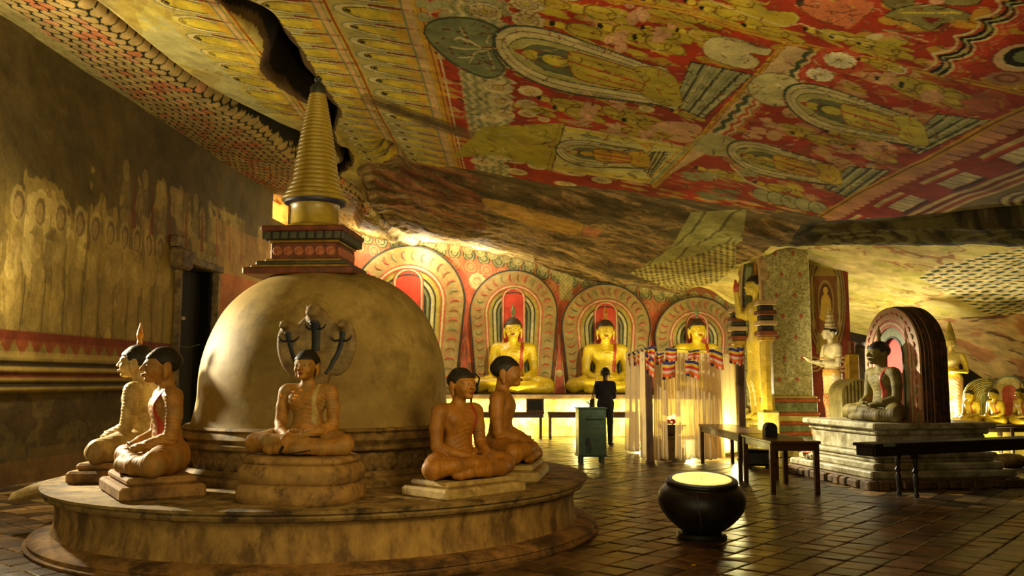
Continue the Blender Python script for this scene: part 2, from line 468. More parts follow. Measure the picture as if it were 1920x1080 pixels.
    def front(s, x, z, back=False):
        """depth of the surface seen along +Y at (x, z)"""
        i = int(round((x - s.lo[0]) / s.h)); k = int(round((z - s.lo[2]) / s.h))
        if not (0 <= i < s.n[0] and 0 <= k < s.n[2]): return None
        col = s.F[i, :, k]; w = np.nonzero(col < 0)[0]
        if not len(w): return None
        j = w[-1] if back else w[0]
        if not back and j > 0: return float(s.ax[1][j] - s.h * col[j] / (col[j] - col[j - 1]))
        return float(s.ax[1][j])
# ------------------------------------------------------------ ceiling: one continuous rock roof
WT = np.array([(-9.5, 6.9), (-6.1, 6.6), (-4.36, 5.77), (-3.05, 5.47), (-1.48, 5.29), (-.17, 5.0), (1.15, 4.64), (2.83, 4.24), (4.5, 4.0), (6.2, 3.73), (9, 3.4), (16, 3.0)])
def z_walltop(X): return np.interp(X, WT[:, 0], WT[:, 1])
def y_fold(X): return np.interp(X, [-4.3, -3.2, -2, -1, 0, 1.8, 3.5, 5], [23.5, 18.6, 17.5, 17.1, 16.7, 16.1, 15.5, 14.9]) + .12 * np.sin(X * 2.3)
def y_lip(X): return np.clip(14.5 - 1.75 * (X - 5.3), 10.0, 14.9)
def x_crev(Y): return -3.1 + 0.13 * np.sin(Y * 1.9) + 0.04 * (Y - 12) - 0.02 * (Y - 12) ** 2 * (Y > 12)
def x_band(Y): return -5.3 + 0.2 * (Y - 11.6) + 0.1 * np.sin(Y * 1.3)
def z_ceil(X, Y):
    zp = 5.3 - 0.22 * np.minimum(X, 8) - 0.08 * np.maximum(X - 8, 0)
    zp = zp - 0.2 * sst(-2.95, -3.35, X)
    zp = zp + 0.07 * (fbm(X * .55 + 3, Y * .5) - .5) * 2 + 0.02 * (fbm(X * 2.1, Y * 2.1) - .5)
    yf = y_fold(X)
    s = np.clip((Y - yf) / (25.0 - yf), 0, 1)
    zt = z_walltop(X)
    mid = zp + (zt - zp) * s ** 0.8
    mid = mid - 0.22 * sst(0, 1.0, Y - yf) * (1 - s)
    mid = mid - 0.42 * np.exp(-((X - 2.7) / 1.7) ** 2 - ((Y - 21.3) / 1.7) ** 2)
    mid = mid - 0.25 * np.exp(-((X + 1.3) / 1.5) ** 2 - ((Y - 21.5) / 1.6) ** 2)
    rough = sst(-.3, 1.5, Y - yf)
    mid = mid + rough * (0.22 * (fbm(X * 1.3 + Y * .5, Y * .9 - X * .3) - .5) + 0.10 * (fbm(X * 4 + Y * 2, Y * 3) - .5))
    # cleft along the left side of the painted roof
    w = 0.06 + 0.11 * np.exp(-((Y - 12.2) / .9) ** 2) + 0.03 * np.exp(-((Y - 10) / .8) ** 2) + 0.05 * np.sin(Y * 5) * .5
    w = np.maximum(w, .05)
    mid = mid + (0.24 + .7 * np.exp(-((Y - 12.4) / .9) ** 2) + .2 * sst(13, 16, Y)) * np.exp(-((X - x_crev(Y)) / w) ** 2) * sst(8.0, 9.5, Y) * sst(19, 17.4, Y)
    mid = mid + 0.5 * np.exp(-((X + 2.35) / .2) ** 2 - ((Y - 16.8) / .7) ** 2)
    # shadow gap beside the left band
    wb = 0.05 + 0.28 * np.exp(-((Y - 16.0) / 1.5) ** 2)
    mid = mid + (0.22 + .2 * np.exp(-((Y - 16.0) / 1.8) ** 2)) * np.exp(-((X - x_band(Y)) / wb) ** 2) - 0.12 * sst(0, -.3, X - x_band(Y))
    # right side: overhanging lip, hollow, then the rock falls towards the floor
    yl = y_lip(X); D = Y - yl
    zl = np.minimum(1.5 + 0.157 * (yl + 1.0), zp - .03) + 0.08 * (fbm(X * 1.6, Y * 2.0) - .5)
    ze = np.interp(X, [5, 8.5, 11, 12.4, 15, 20], [3.6, 2.75, 2.2, 1.26, 0.2, -1.5])
    hol = 4.2 - .05 * np.maximum(X - 6, 0)
    cav = 0.5 * sst(6.3, 6.9, X)
    r = zp + cav * sst(-.1, .2, D)
    r = r + (zl + .12 - r) * sst(.22, .5, D)
    r = r + (zl - r) * sst(.5, 1.2, D)
    r = r + (hol - r) * sst(1.3, 2.3, D)
    e = np.clip((Y - yl - 2.6) / (22.5 - yl - 2.6), 0, 1)
    r = r + (ze - r) * e ** 1.15 * (D > 2)
    r = r + (D > 2) * .1 * (fbm(X * .8 + 5, Y * .8) - .5) * 2
    r = np.where(Y > 22.5, ze + (Y - 22.5) * .5, r)
    k = sst(4.7, 5.7, X)
    return mid * (1 - k) + r * k

def _axis(*segs):
    out = []
    for a, b, h in segs: out += list(np.arange(a, b, h))
    return np.array(out + [segs[-1][1]])
CX = _axis((-9.5, -7.3, .2), (-7.3, 8.6, .015), (8.6, 15.0, .05))
CY = _axis((-2.0, 6.3, .25), (6.3, 11.0, .015), (11.0, 16.5, .024), (16.5, 25.6, .05))
GX, GY = np.meshgrid(CX, CY, indexing='ij')
cX, cY = GX.ravel(), GY.ravel()
cZ = z_ceil(cX, cY)
pX, pY = to_px(cX, cY, cZ)
N = len(cX)

RED = rgb(158, 52, 26); RED2 = rgb(188, 66, 36); DRED = rgb(120, 32, 16)
OLV = rgb(186, 164, 48); YEL_ = rgb(205, 178, 52); CRM = rgb(206, 186, 122); PNK = rgb(214, 160, 112); GRN = rgb(118, 122, 76)
GRNL = rgb(160, 158, 104); DRK = rgb(46, 42, 26); BLK = rgb(22, 20, 12); GLD = rgb(200, 150, 40); BRN = rgb(110, 82, 44); WHT = rgb(222, 210, 162)

def paint_ceiling():
    P = Painter(pX, pY, RED)
    n1 = fbm(cX * 1.7, cY * 1.7); n2 = fbm(cX * 6, cY * 6, 3); n3 = vnoise(cX * 9, cY * 4.5)
    mixm = lambda m, col, al: P.put(np.nonzero(m)[0], col, al)
    yf = y_fold(cX)
    A = (cX > -1.0)
    P.c[:] = np.array(RED) * (0.8 + 0.5 * n1)[:, None]
    # generic crowd of small olive figures over the red ground
    gu, gv = cX / .62, cY / .3
    cu = np.floor(gu); cv = np.floor(gv); hu = _hash(cu, cv)
    fu = gu - cu - .5 + .2 * (hu - .5); fv = gv - cv - .5 + .3 * (_hash(cv, cu) - .5)
    mixm(A & (hu > .3) & ((fu / .42) ** 2 + (fv / (.26 + .1 * np.sin(fu * 14))) ** 2 < 1) & (cY < 15.3), OLV, .75)
    mixm(A & (hu > .72) & ((fu / .25) ** 2 + (fv / .42) ** 2 < 1) & (cY < 15.3), PNK, .6)
    # rows of small seated figures on the olive strips (X from -3 to -1) and left of the cleft
    def rows(x0, wd, dv, m0, ground, ph=0.0):
        m = m0 & (cX > x0) & (cX < x0 + wd)
        P.put(np.nonzero(m)[0], ground, .92)
        a = (cX - x0) / wd; v = (cY + ph + .18 * a) / dv; c = np.floor(v); b = v - c - .5
        e = lambda ca, cb, ra, rb: ((a - ca) / ra) ** 2 + ((b - cb) / rb) ** 2
        mixm(m & (e(.42, 0, .40, .46) < 1), CRM, .9)
        mixm(m & (e(.42, 0, .40, .46) < 1) & (e(.43, 0, .38, .40) > 1), GRN, .8)
        mixm(m & (e(.46, 0, .33, .32) < 1), OLV, .9)
        mixm(m & (e(.46, 0, .33, .32) < 1) & (e(.47, 0, .31, .27) > 1), DRK, .7)
        mixm(m & (e(.52, 0, .22, .2) < 1), YEL_, .85)
        mixm(m & (e(.24, 0, .05, .1) < 1), YEL_, .9); mixm(m & (e(.20, 0, .035, .1) < 1), DRK, .9)
        mixm(m & (e(.72, 0, .08, .34) < 1), GLD, .8)
        mixm(m & (np.abs(b + .46) < .06) & (a > .45) & (a < .93), DRED, .85)
        mixm(m & (a > .8) & (a < .9), PNK, .55); mixm(m & (np.abs(a - .8) < .012), GRN, .8); mixm(m & (np.abs(a - .9) < .012), GRN, .8)
        mixm(m & (a > .93), GLD, .8); mixm(m & (np.abs(a - .965) < .012), DRED, .7)
    L0 = (cX > -3.15) & (cX <= -1.0)
    P.put(np.nonzero(L0)[0], rgb(176, 156, 70), .95)
    rows(-2.1, 1.1, .5, L0, rgb(178, 160, 84)); rows(-3.1, 1.0, .5, L0, rgb(182, 162, 78), .2)
    L1 = (cX <= -3.15) & (cX > x_band(cY))
    P.put(np.nonzero(L1)[0], rgb(196, 178, 92), .96)
    rows(-4.35, 1.05, .55, L1 & (cY < 14.5), rgb(194, 172, 82))
    mixm(L1 & (cX < -4.3 + .1 * (cY - 12)), rgb(190, 182, 118), .75)
    mixm(L1 & (n1 > .58), rgb(204, 178, 60), .5); mixm(L1 & (fbm(cX * 2.5 + cY, cY * .6) > .6), rgb(150, 120, 50), .4)
    mixm(L1 & (cX - x_band(cY) < .12 + .05 * n1), CRM, .8)
    # fish-scale band next to the left wall
    L2 = cX <= x_band(cY)
    sx = .20; sy = .105; u = (cX - x_band(cY)) / sx; row = np.floor(u); v = cY / (sy * 2.2) + .5 * (row % 2); du = u - row - .5; dv = v - np.floor(v) - .5
    q = (du / .50) ** 2 + (dv / .47) ** 2
    P.put(np.nonzero(L2)[0], rgb(44, 44, 30), 1)
    hh = _hash(row, np.floor(v))
    sc = np.stack([.70 + .1 * hh, .60 + .05 * hh - .1 * (hh > .75), .36 + .0 * hh], 1)
    k = L2 & (q < 1); P.c[k] = sc[k]
    mixm(k & (hh > .8) & (q < .8), rgb(190, 90, 44), .5); mixm(k & (q < .12), rgb(190, 150, 90), .5)
    mixm(L2 & (cX < -6.75 + .1 * n1), rgb(180, 164, 96), .85)
    # yellow double border along X = -1
    for x0, w, c in ((-1.0, .11, GLD), (-1.0, .022, DRED), (-.9, .03, CRM), (-1.12, .05, rgb(200, 160, 100))):
        mixm((np.abs(cX - x0 - .02 * (n1 - .5)) < w / 2) & (cY < yf + .6), c, .9)
    # cloud border on the left of the big panel
    m = (cX > -.86) & (cX < -.05 + .07 * np.sin(cY * 11) + .05 * np.sin(cY * 23))
    P.put(np.nonzero(m & (cX > -.72 + .06 * np.abs(np.sin(cY * 9))))[0], GRNL, .9)
    wv = np.sin((cX + .06 * np.abs(np.sin(cY * 10))) * 46)
    mixm(m & (cX > -.7) & (wv > .55), CRM, .8); mixm(m & (cX > -.7) & (wv < -.8), GRN, .8)
    rs = random.Random(21)
    def scrib():
        # small brush strokes: leaves, tendrils and folds between the figures
        for k in range(1500):
            x = rs.uniform(850, 1930); y = rs.uniform(-10, 392)
            if y > 330 + (x - 1100) * .12: continue
            L = rs.uniform(6, 22); a = .22 + rs.uniform(-.5, .5); c = rs.choice((DRED, DRK, CRM, OLV, rgb(110, 60, 26), PNK, GRN, rgb(96, 74, 34)))
            b = rs.uniform(-.6, .6); p = [(x, y)]
            for j in range(3): a += b; p.append((p[-1][0] + L / 3 * math.cos(a), p[-1][1] + L / 3 * math.sin(a) * .7))
            P.line(p, rs.uniform(1.2, 2.6), c, rs.uniform(.35, .75))
    # --- big panel
    ax = (1.0, .24)
    def figure(cx, cy, L, W, col=OLV, hair=True):
        a = math.atan2(.24, 1)
        P.ell((cx, cy), L * .30, W * .5, col, a, .95); P.ell((cx + L * .34, cy + L * .08 + W * .15), L * .24, W * .34, col, a + .12, .95)
        P.ell((cx + L * .3, cy + L * .05 - W * .3), L * .26, W * .16, col, a, .9)
        P.ell((cx - L * .38, cy - L * .09), L * .13, W * .27, YEL_, a, .95); P.ell((cx - L * .05, cy + W * .48), L * .3, W * .12, col, a + .2, .9)
        P.line([(cx - L * .25, cy - L * .06), (cx + L * .25, cy + L * .06)], max(1.2, W * .06), rgb(150, 80, 30), .8)
        for (ex, ey, ea, eb, ec) in ((0, 0, .30, .5, 0), (.34, .08 , .24, .34, .12), (-.38, -.09, .13, .27, 0)): P.ell((cx + L * ex, cy + L * ey + (W * .15 if ex > .3 else 0)), L * ea, W * eb, rgb(92, 66, 26), a + ec, .7, ring=.87)
        if hair: P.ell((cx - L * .5, cy - L * .12), L * .05, W * .2, BLK, a, .9)
    for f in ((1125, 24, 110, 26), (1095, 58, 120, 26), (1180, 62, 110, 30), (1235, 80, 90, 30), (1290, 30, 120, 26), (1330, 12, 90, 22), (1250, 10, 90, 20), (1045, 8, 90, 18),
              (1060, 195, 100, 20), (1085, 212, 90, 20), (1185, 222, 100, 22), (1150, 208, 80, 18), (1225, 238, 110, 18), (1265, 252, 80, 14), (1130, 178, 80, 18), (1190, 248, 90, 14),
              (1000, 205, 80, 16), (1250, 62, 90, 24), (1310, 66, 80, 22), (1290, 215, 60, 14)): figure(*f)
    for f in ((1030, 22, 60, 12), (1050, 30, 40, 8), (1240, 26, 60, 12), (1190, 98, 50, 10), (1060, 170, 50, 10), (1110, 68, 60, 8)):
        P.ell((f[0], f[1]), f[2] / 2, f[3] / 2, OLV, .25, .9)
    def cloud(cx, cy, a, b, col=PNK):
        rr = random.Random(int(cx * 7 + cy))
        for i in range(9):
            x, y = cx + (rr.random() - .5) * a, cy + (rr.random() - .5) * b
            P.ell((x, y), a * .26, b * .22, col, .2, .9); P.ell((x, y), a * .26, b * .22, rgb(150, 110, 66), .2, .5, ring=.82)
    for c in ((1190, 22, 40, 40), (1155, 80, 34, 44), (1245, 62, 34, 32), (1100, 208, 30, 44), (1160, 196, 28, 18), (1215, 250, 26, 24), (1150, 240, 22, 18), (905, 8, 60, 16, GRNL), (812, 22, 50, 44, GRNL)): cloud(*c)
    def rosette(cx, cy, a, b, ang=.2, layers=3):
        P.ell((cx, cy), a, b, DRK, ang, .8, petals=10); P.ell((cx, cy), a * .95, b * .95, CRM, ang, .95, petals=10)
        for i in range(1, layers):
            f = 1 - i / layers
            P.ell((cx, cy), a * f, b * f, rgb(110, 70, 36), ang, .75, petals=8); P.ell((cx, cy), a * f * .9, b * f * .9, rgb(196, 176, 112), ang, .95, petals=8)
        P.ell((cx, cy), a * .18, b * .2, OLV, ang, .9)
        for i in range(10):
            t = i * math.pi / 5; P.line([(cx + a * .3 * math.cos(t), cy + b * .3 * math.sin(t)), (cx + a * .9 * math.cos(t + .15), cy + b * .9 * math.sin(t + .15))], 1.4, rgb(120, 90, 50), .6)
    for r in ((910, 21, 35, 17), (988, 8, 36, 15), (990, 38, 34, 18), (1060, -12, 36, 14)): rosette(*r)
    for (x, y, a, b) in ((934, 164, 30, 13), (994, 171, 24, 10), (938, 190, 26, 11), (988, 195, 21, 8), (945, 215, 22, 9), (920, 222, 22, 8), (988, 213, 18, 7), (1020, 224, 12, 5), (925, 281, 22, 7), (936, 294, 22, 6), (968, 301, 18, 6), (1008, 312, 20, 6), (1076, 323, 25, 7), (1128, 338, 20, 6), (905, 304, 24, 7), (1212, 204, 16, 6), (968, 322, 22, 6), (1060, 345, 22, 5)):
        P.ell((x, y), a, b, CRM, .15, .95, petals=9, depth=.08); P.ell((x, y), a * .45, b * .45, rgb(170, 120, 60), .15, .7, ring=.6); P.ell((x, y), a * .15, b * .2, OLV, .15)
    # tree behind the large seated figure
    tree = smooth_pts([(797, 64), (806, 42), (848, 33), (898, 38), (938, 56), (945, 74), (926, 95), (938, 116), (945, 130), (930, 144), (905, 144), (862, 126), (822, 96)])
    P.poly(tree, GRN, .97, edge=rgb(70, 76, 44), ew=4)
    for br in (((920, 92), (900, 88), (880, 76), (868, 62), (864, 52)), ((920, 88), (912, 78), (918, 66)), ((918, 94), (895, 97), (878, 108), (860, 108)), ((915, 98), (922, 115), (926, 128)), ((885, 80), (862, 70), (852, 74)), ((892, 98), (880, 118)), ((900, 92), (870, 92), (846, 88))):
        P.line(list(br), 3.0, CRM, .85)
    rr = random.Random(4)
    for i in range(26): P.ell((rr.uniform(812, 930), rr.uniform(46, 132)), 4, 2, rgb(96, 50, 26), .3, .8)
    def big_figure(head, seat, hv, throne, thc=GRNL, body=OLV, fine=True):
        H = np.array(head, float); S = np.array(seat, float); Av = S - H; B = np.array(hv, float)
        M = lambda a, b: tuple(H + Av * a + B * b)
        pl = lambda pts: smooth_pts([M(a, b) for a, b in pts], 5)
        halo = lambda k, o=0.0: pl([(o, 0), (.04 + o, -.5 * k), (.16 + o * .6, -.88 * k), (.36, -1.0 * k), (.62, -.86 * k), (.88, -.66 * k), (1.0, -.6 * k), (1.0, .6 * k), (.88, .66 * k), (.62, .86 * k), (.36, 1.0 * k), (.16 + o * .6, .88 * k), (.04 + o, .5 * k)])
        P.poly([throne[0], throne[1], throne[2], throne[3]], thc, .97, edge=DRK, ew=2)
        t = np.array(throne, float)
        for i, f in enumerate((.08, .2, .3, .42, .52, .6, .72, .82, .93)):
            p0 = t[0] + (t[3] - t[0]) * f; p1 = t[1] + (t[2] - t[1]) * f
            P.line([tuple(p0), tuple(p1)], 2.0 + 2.5 * (i % 3 == 1), (GRN, DRK, CRM)[i % 3], .8)
        P.poly(halo(1.06, -.02), rgb(64, 70, 44), .97); P.poly(halo(1.0), CRM, .97)
        P.poly(halo(.86, .03), rgb(120, 100, 58), .9); P.poly(halo(.82, .035), CRM, .97); P.poly(halo(.66, .07), rgb(80, 84, 52), .95); P.poly(halo(.62, .075), rgb(176, 164, 84), .97)
        P.poly(halo(.5, .12), rgb(190, 176, 100), .9); P.poly(halo(.46, .14), rgb(92, 96, 58), .9)
        n = 44
        for i in range(n):
            f = .5 + .48 * i / n
            for sg in (-1, 1):
                k = (1.0 - .45 * (f - .36) * sg * sg * .9)
                P.line([M(f, sg * k * .88), M(f + .02, sg * k * 1.0)], 1.2, DRK, .55)
        P.poly(pl([(.10, 0), (.2, -.16), (.36, -.2), (.36, .2), (.2, .16)]), RED, .9)
        P.ell(M(.2, 0), *(np.hypot(*Av) * .05, np.hypot(*B) * .14), OLV, math.atan2(Av[1], Av[0]))
        P.ell(M(.30, 0), np.hypot(*Av) * .075, np.hypot(*B) * .2, rgb(70, 78, 44), math.atan2(Av[1], Av[0]))
        P.ell(M(.335, 0), np.hypot(*Av) * .075, np.hypot(*B) * .17, body, math.atan2(Av[1], Av[0]))
        tor = pl([(.41, -.1), (.43, -.42), (.50, -.47), (.66, -.44), (.8, -.36), (.86, -.3), (.86, .3), (.8, .36), (.66, .44), (.5, .47), (.43, .42), (.41, .1)])
        P.poly(tor, body, .98, edge=rgb(150, 70, 26), ew=2)
        legs = pl([(.80, -.40), (.87, -.58), (.95, -.62), (1.03, -.46), (1.04, .0), (1.03, .46), (.95, .62), (.87, .58), (.80, .40), (.84, 0)])
        P.poly(legs, body, .98, edge=rgb(120, 90, 30), ew=1.5)
        P.line([M(.42, -.1), M(.6, -.02), (M(.84, .06))], 3, rgb(176, 70, 34), .85)
        for i in range(9): P.line([M(.56 + .028 * i, -.1), M(.57 + .028 * i, .0)], 1.6, rgb(176, 70, 34), .7)
        P.line([M(.5, .24), M(.82, .3)], 2.4, rgb(176, 70, 34), .8); P.line([M(.5, -.3), M(.8, -.26)], 1.6, rgb(150, 90, 34), .7)
        P.line([M(.93, -.3), M(.95, -.7)], 2.4, rgb(176, 70, 34), .8); P.line([M(.9, .1), M(.92, .3)], 2.4, rgb(176, 70, 34), .8)
    big_figure((930, 86), (1262, 168), (14, 56), ((1262, 196), (1296, 116), (1412, 140), (1318, 222)), GRNL)
    P.line([(686, 184), (740, 204), (800, 226), (860, 246), (920, 262)], 20, rgb(112, 88, 40), .6); P.line([(700, 190), (770, 216), (850, 243)], 9, rgb(80, 62, 30), .6)
    # yellow cloth and the smaller framed figure
    P.poly([(845, 296), (905, 238), (1060, 230), (1034, 320), (985, 306), (930, 290)], rgb(172, 156, 34), .95)
    P.line([(1060, 230), (1034, 320)], 3, rgb(110, 80, 26), .8); P.line([(1050, 231), (1026, 317)], 2, rgb(130, 90, 30), .6)
    P.poly([(1060, 236), (1295, 276), (1226, 346), (1036, 318)], rgb(204, 190, 110), .97)
    P.line([(1062, 242), (1292, 282)], 5, YEL_); P.line([(1040, 314), (1224, 340)], 5, YEL_); P.line([(1288, 280), (1222, 343)], 7, rgb(150, 150, 96)); P.line([(1278, 279), (1212, 342)], 3, GLD)
    P.poly([(1195, 268), (1228, 268), (1216, 282)], GLD, .9); P.poly([(1085, 252), (1100, 250), (1130, 262), (1098, 258)], GRN, .9)
    big_figure((1044, 282), (1212, 300), (4, 24), ((1207, 320), (1222, 285), (1252, 286), (1222, 330)), rgb(196, 160, 40), rgb(200, 156, 34))
    # pale standing animal and other offerings
    P.poly(smooth_pts([(1318, 88), (1336, 70), (1382, 72), (1420, 88), (1446, 92), (1438, 104), (1408, 100), (1424, 116), (1404, 130), (1352, 118), (1326, 106)]), rgb(206, 192, 128), .97, edge=rgb(120, 100, 56), ew=1.5)
    for i in range(14): P.line([(1352 + i * 6, 66 + i * 1.2), (1360 + i * 6, 74 + i * 1.4)], 1.6, rgb(110, 100, 60), .8)
    P.poly(smooth_pts([(1230, 232), (1270, 228), (1308, 234), (1316, 246), (1290, 256), (1240, 246)]), PNK, .95); P.poly(smooth_pts([(1258, 256), (1300, 258), (1290, 268), (1262, 264)]), PNK, .9)
    # borders of the panels
    def border(pts, w=9):
        P.line(pts, w, GLD, .95); P.line([(x, y - w * .1) for x, y in pts], 1.6, rgb(130, 76, 24), .8); P.line([(x, y + w * .45) for x, y in pts], 1.4, rgb(120, 80, 30), .7)
    border([(1090, -12), (1180, 2), (1290, 22), (1380, 54), (1476, 79), (1600, 105), (1760, 140), (1930, 178)], 10)
    border([(1478, 80), (1445, 112), (1400, 162), (1340, 226), (1290, 288), (1228, 348)], 11)
    # second panel
    P.poly([(1482, 84), (1600, 110), (1760, 146), (1915, 186), (1760, 290), (1532, 398), (1240, 352), (1340, 232)], RED, .55)
    for k in range(90):
        x = rs.uniform(1300, 1760); y = rs.uniform(130, 380)
        if 84 < y < 398 and (x - 1480) > -(y - 84) * .9 and x < 1900 - (y - 180) * 1.7: P.ell((x, y), rs.uniform(12, 34), rs.uniform(4, 10), rs.choice((rgb(200, 164, 104), rgb(196, 150, 92), rgb(204, 184, 118), rgb(160, 84, 46), OLV, CRM)), rs.uniform(.1, .4), .7)
    P.poly([(1478, 84), (1520, 96), (1480, 150), (1400, 212), (1320, 290), (1250, 330), (1290, 290), (1400, 168)], rgb(206, 176, 120), .92)
    for (a, col, w) in ((0, rgb(66, 80, 46), 7), (9, CRM, 5), (16, RED2, 4), (22, CRM, 4), (28, rgb(190, 120, 70), 3)):
        pts = [(1520 + a + 5 * math.sin(i * 1.7) - i * 3.2 - (a * .0), 92 + a * .35 + i * 4.2) for i in range(17)]
        pts2 = [(1412 + a + 6 * math.sin(i * 1.8) - i * 4.0, 172 + a * .35 + i * 4.4) for i in range(18)]
        P.line(pts, w, col, .9); P.line(pts2, w, col, .85)
    for (x, y, a, b) in ((1575, 113, 32, 15), (1538, 140, 27, 13), (1682, 130, 20, 9)):
        P.ell((x, y), a * 1.5, b * 1.6, RED2, .15, .8); P.ell((x, y), a, b, WHT, .15, .97, petals=13, depth=.16); P.ell((x, y), a * .14, b * .2, GLD, .15)
        for i in range(13): P.line([(x, y), (x + a * .75 * math.cos(i * .4833), y + b * .75 * math.sin(i * .4833))], 1.0, rgb(150, 130, 80), .6)
    P.ell((1455, 168), 54, 32, rgb(200, 186, 118), .12, .96); P.ell((1455, 168), 54, 32, rgb(96, 80, 46), .12, .8, ring=.95)
    for b in (((1500, 178), (1478, 168), (1460, 158)), ((1500, 180), (1480, 182), (1466, 176)), ((1500, 172), (1490, 160), (1484, 152)), ((1505, 175), (1512, 160))): P.line(list(b), 3, WHT, .9)
    big_figure((1474, 186), (1728, 250), (12, 43), ((1690, 268), (1758, 214), (1856, 226), (1722, 290)), GRNL, rgb(196, 176, 60))
    P.ell((1345, 272), 46, 20, rgb(178, 172, 104), .1, .9)
    big_figure((1366, 284), (1570, 330), (6, 30), ((1545, 352), (1592, 312), (1668, 320), (1594, 372)), GRNL, rgb(206, 170, 40))
    for f in ((1700, 158, 110, 30), (1745, 172, 110, 30), (1790, 185, 90, 26), (1650, 120, 80, 14), (1480, 240, 90, 16), (1540, 262, 110, 16), (1600, 258, 100, 14), (1420, 300, 60, 10), (1460, 352, 90, 14), (1350, 325, 90, 14), (1640, 290, 80, 16)): figure(*f)
    for c in ((1660, 148, 40, 18), (1440, 232, 44, 20), (1410, 250, 44, 18), (1640, 272, 60, 20), (1600, 282, 60, 16), (1760, 178, 50, 22), (1850, 188, 60, 30, rgb(170, 84, 46)), (1400, 322, 40, 14, GRNL), (1320, 330, 60, 18, GRNL), (1345, 366, 60, 16, GRN), (1660, 295, 34, 20, rgb(190, 130, 70)), (1830, 200, 60, 24, rgb(180, 90, 50))): cloud(*c)
    P.line([(1370, 310), (1400, 340), (1460, 366), (1540, 392)], 4, CRM, .9); P.line([(1340, 352), (1420, 380), (1500, 402)], 3, rgb(100, 70, 34), .8)
    for i in range(5): P.ell((1430 + i * 26, 366 + i * 6), 20, 12, GRNL, .4, .9); P.ell((1430 + i * 26, 366 + i * 6), 20, 12, DRK, .4, .7, ring=.9)
    # panel above the border: large figures
    P.poly(smooth_pts([(1494, 4), (1530, -8), (1600, -6), (1640, 10), (1622, 30), (1588, 50), (1556, 44), (1520, 30)]), rgb(196, 110, 66), .95, edge=rgb(120, 60, 30), ew=2)
    P.poly(smooth_pts([(1600, 8), (1640, 4), (1628, 20), (1604, 46), (1584, 52)]), rgb(190, 104, 62), .9)
    for l_ in (((1508, 8), (1524, 12), (1540, 8)), ((1524, 4), (1534, 18)), ((1546, 20), (1580, 24), (1606, 18)), ((1560, 44), (1590, 30), (1618, 26)), ((1552, 10), (1560, 30), (1558, 42)), ((1584, 8), (1596, 16), (1592, 34))): P.line(list(l_), 1.8, rgb(110, 56, 30), .8)
    P.ell((1512, 4), 12, 8, rgb(120, 70, 30), .2, .7, ring=.8); P.ell((1500, 2), 8, 10, BLK, .2, .7)
    P.poly(smooth_pts([(1652, -6), (1700, -10), (1716, 6), (1700, 16), (1668, 14)]), rgb(120, 112, 60), .95, edge=DRK, ew=2)
    P.poly(smooth_pts([(1690, 14), (1740, 8), (1790, 16), (1822, 30), (1806, 42), (1770, 44), (1744, 58), (1712, 44), (1664, 32), (1664, 24)]), rgb(132, 122, 64), .96, edge=DRK, ew=2)
    P.poly([(1728, 32), (1764, 34), (1746, 46)], DRED, .9); P.line([(1690, 24), (1800, 24)], 3, YEL_, .9)
    P.poly(smooth_pts([(1740, 0), (1790, -6), (1838, -2), (1826, 10), (1780, 10)]), rgb(136, 126, 70), .95, edge=DRK, ew=1.5)
    P.ell((1756, 1), 14, 8, PNK); P.ell((1838, 30), 22, 14, GLD, -.6, .9); P.ell((1810, 46), 30, 8, GLD, .1, .8)
    P.poly(smooth_pts([(1380, 12), (1450, 20), (1490, 24), (1496, 40), (1450, 52), (1400, 34)]), OLV, .95, edge=rgb(110, 80, 30), ew=1.5)
    for f in ((1370, 28, 110, 20), (1450, 60, 110, 18), (1560, 66, 100, 22), (1620, 82, 120, 22), (1660, 92, 100, 22), (1390, 4, 90, 18)): figure(*f)
    P.line([(1330, 0), (1400, 28), (1470, 50), (1500, 44)], 3, CRM, .8); P.line([(1500, 44), (1560, 66), (1640, 84)], 3, CRM, .8); P.line([(1655, 56), (1740, 78)], 3, CRM, .7); P.line([(1655, 56), (1730, 60)], 2.5, GRN, .8)
    P.ell((1640, 69), 16, 6, CRM, -.1); P.ell((1675, 79), 24, 5, OLV, .05)
    for (o, col, w) in ((-14, CRM, 6), (-7, rgb(170, 80, 50), 4), (0, BLK, 8), (8, GRNL, 6), (15, BLK, 7), (22, CRM, 5), (30, RED2, 7), (38, rgb(190, 110, 66), 4), (46, RED2, 6)):
        pts = []
        for i in range(46):
            f = i / 45.0; x = 1905 - 160 * f + o * .9 - 12 * math.sin(f * 25); y = -4 + 134 * f + o * .32 + 5 * math.cos(f * 25)
            pts.append((x, y))
        P.line(pts, w * (1 - .25 * 1), col, .9)
    scrib()
    P.ell((1918, 108), 60, 28, rgb(120, 60, 34), -.1, .8); P.ell((1918, 108), 56, 26, CRM, -.1, .95); P.ell((1922, 106), 42, 19, BLK, -.1, .95); P.ell((1924, 106), 24, 12, GRN, -.1); P.ell((1920, 108), 56, 26, PNK, -.1, .8, ring=.8)
    P.ell((1888, 147), 40, 13, rgb(160, 116, 80), .05, .9, petals=12); P.ell((1888, 147), 26, 8, rgb(110, 50, 34), .05, .7, ring=.6)
    # temple friezes beyond X = 5
    m4 = (cX > 5.0) & (cY < y_lip(cX) + .3) & (cY > 7.0)
    P.put(np.nonzero(m4)[0], rgb(140, 48, 24), .9)
    mixm(m4 & (cX < 5.12), GLD, .95); mixm(m4 & (np.abs(cX - 5.07) < .012), rgb(110, 60, 24), .9)
    sc = np.abs(((cY * 5.2) % 1.0) - .5)
    mixm(m4 & (cX > 5.12) & (cX < 5.26 + .10 * np.sqrt(np.maximum(0, .25 - sc ** 2)) * 2), PNK, .8)
    mixm(m4 & (cX > 5.12) & (sc > .46) & (cX < 5.36), DRK, .8)
    tc = (cY / 1.5 - .2 * (cX - 5)) % 1.0
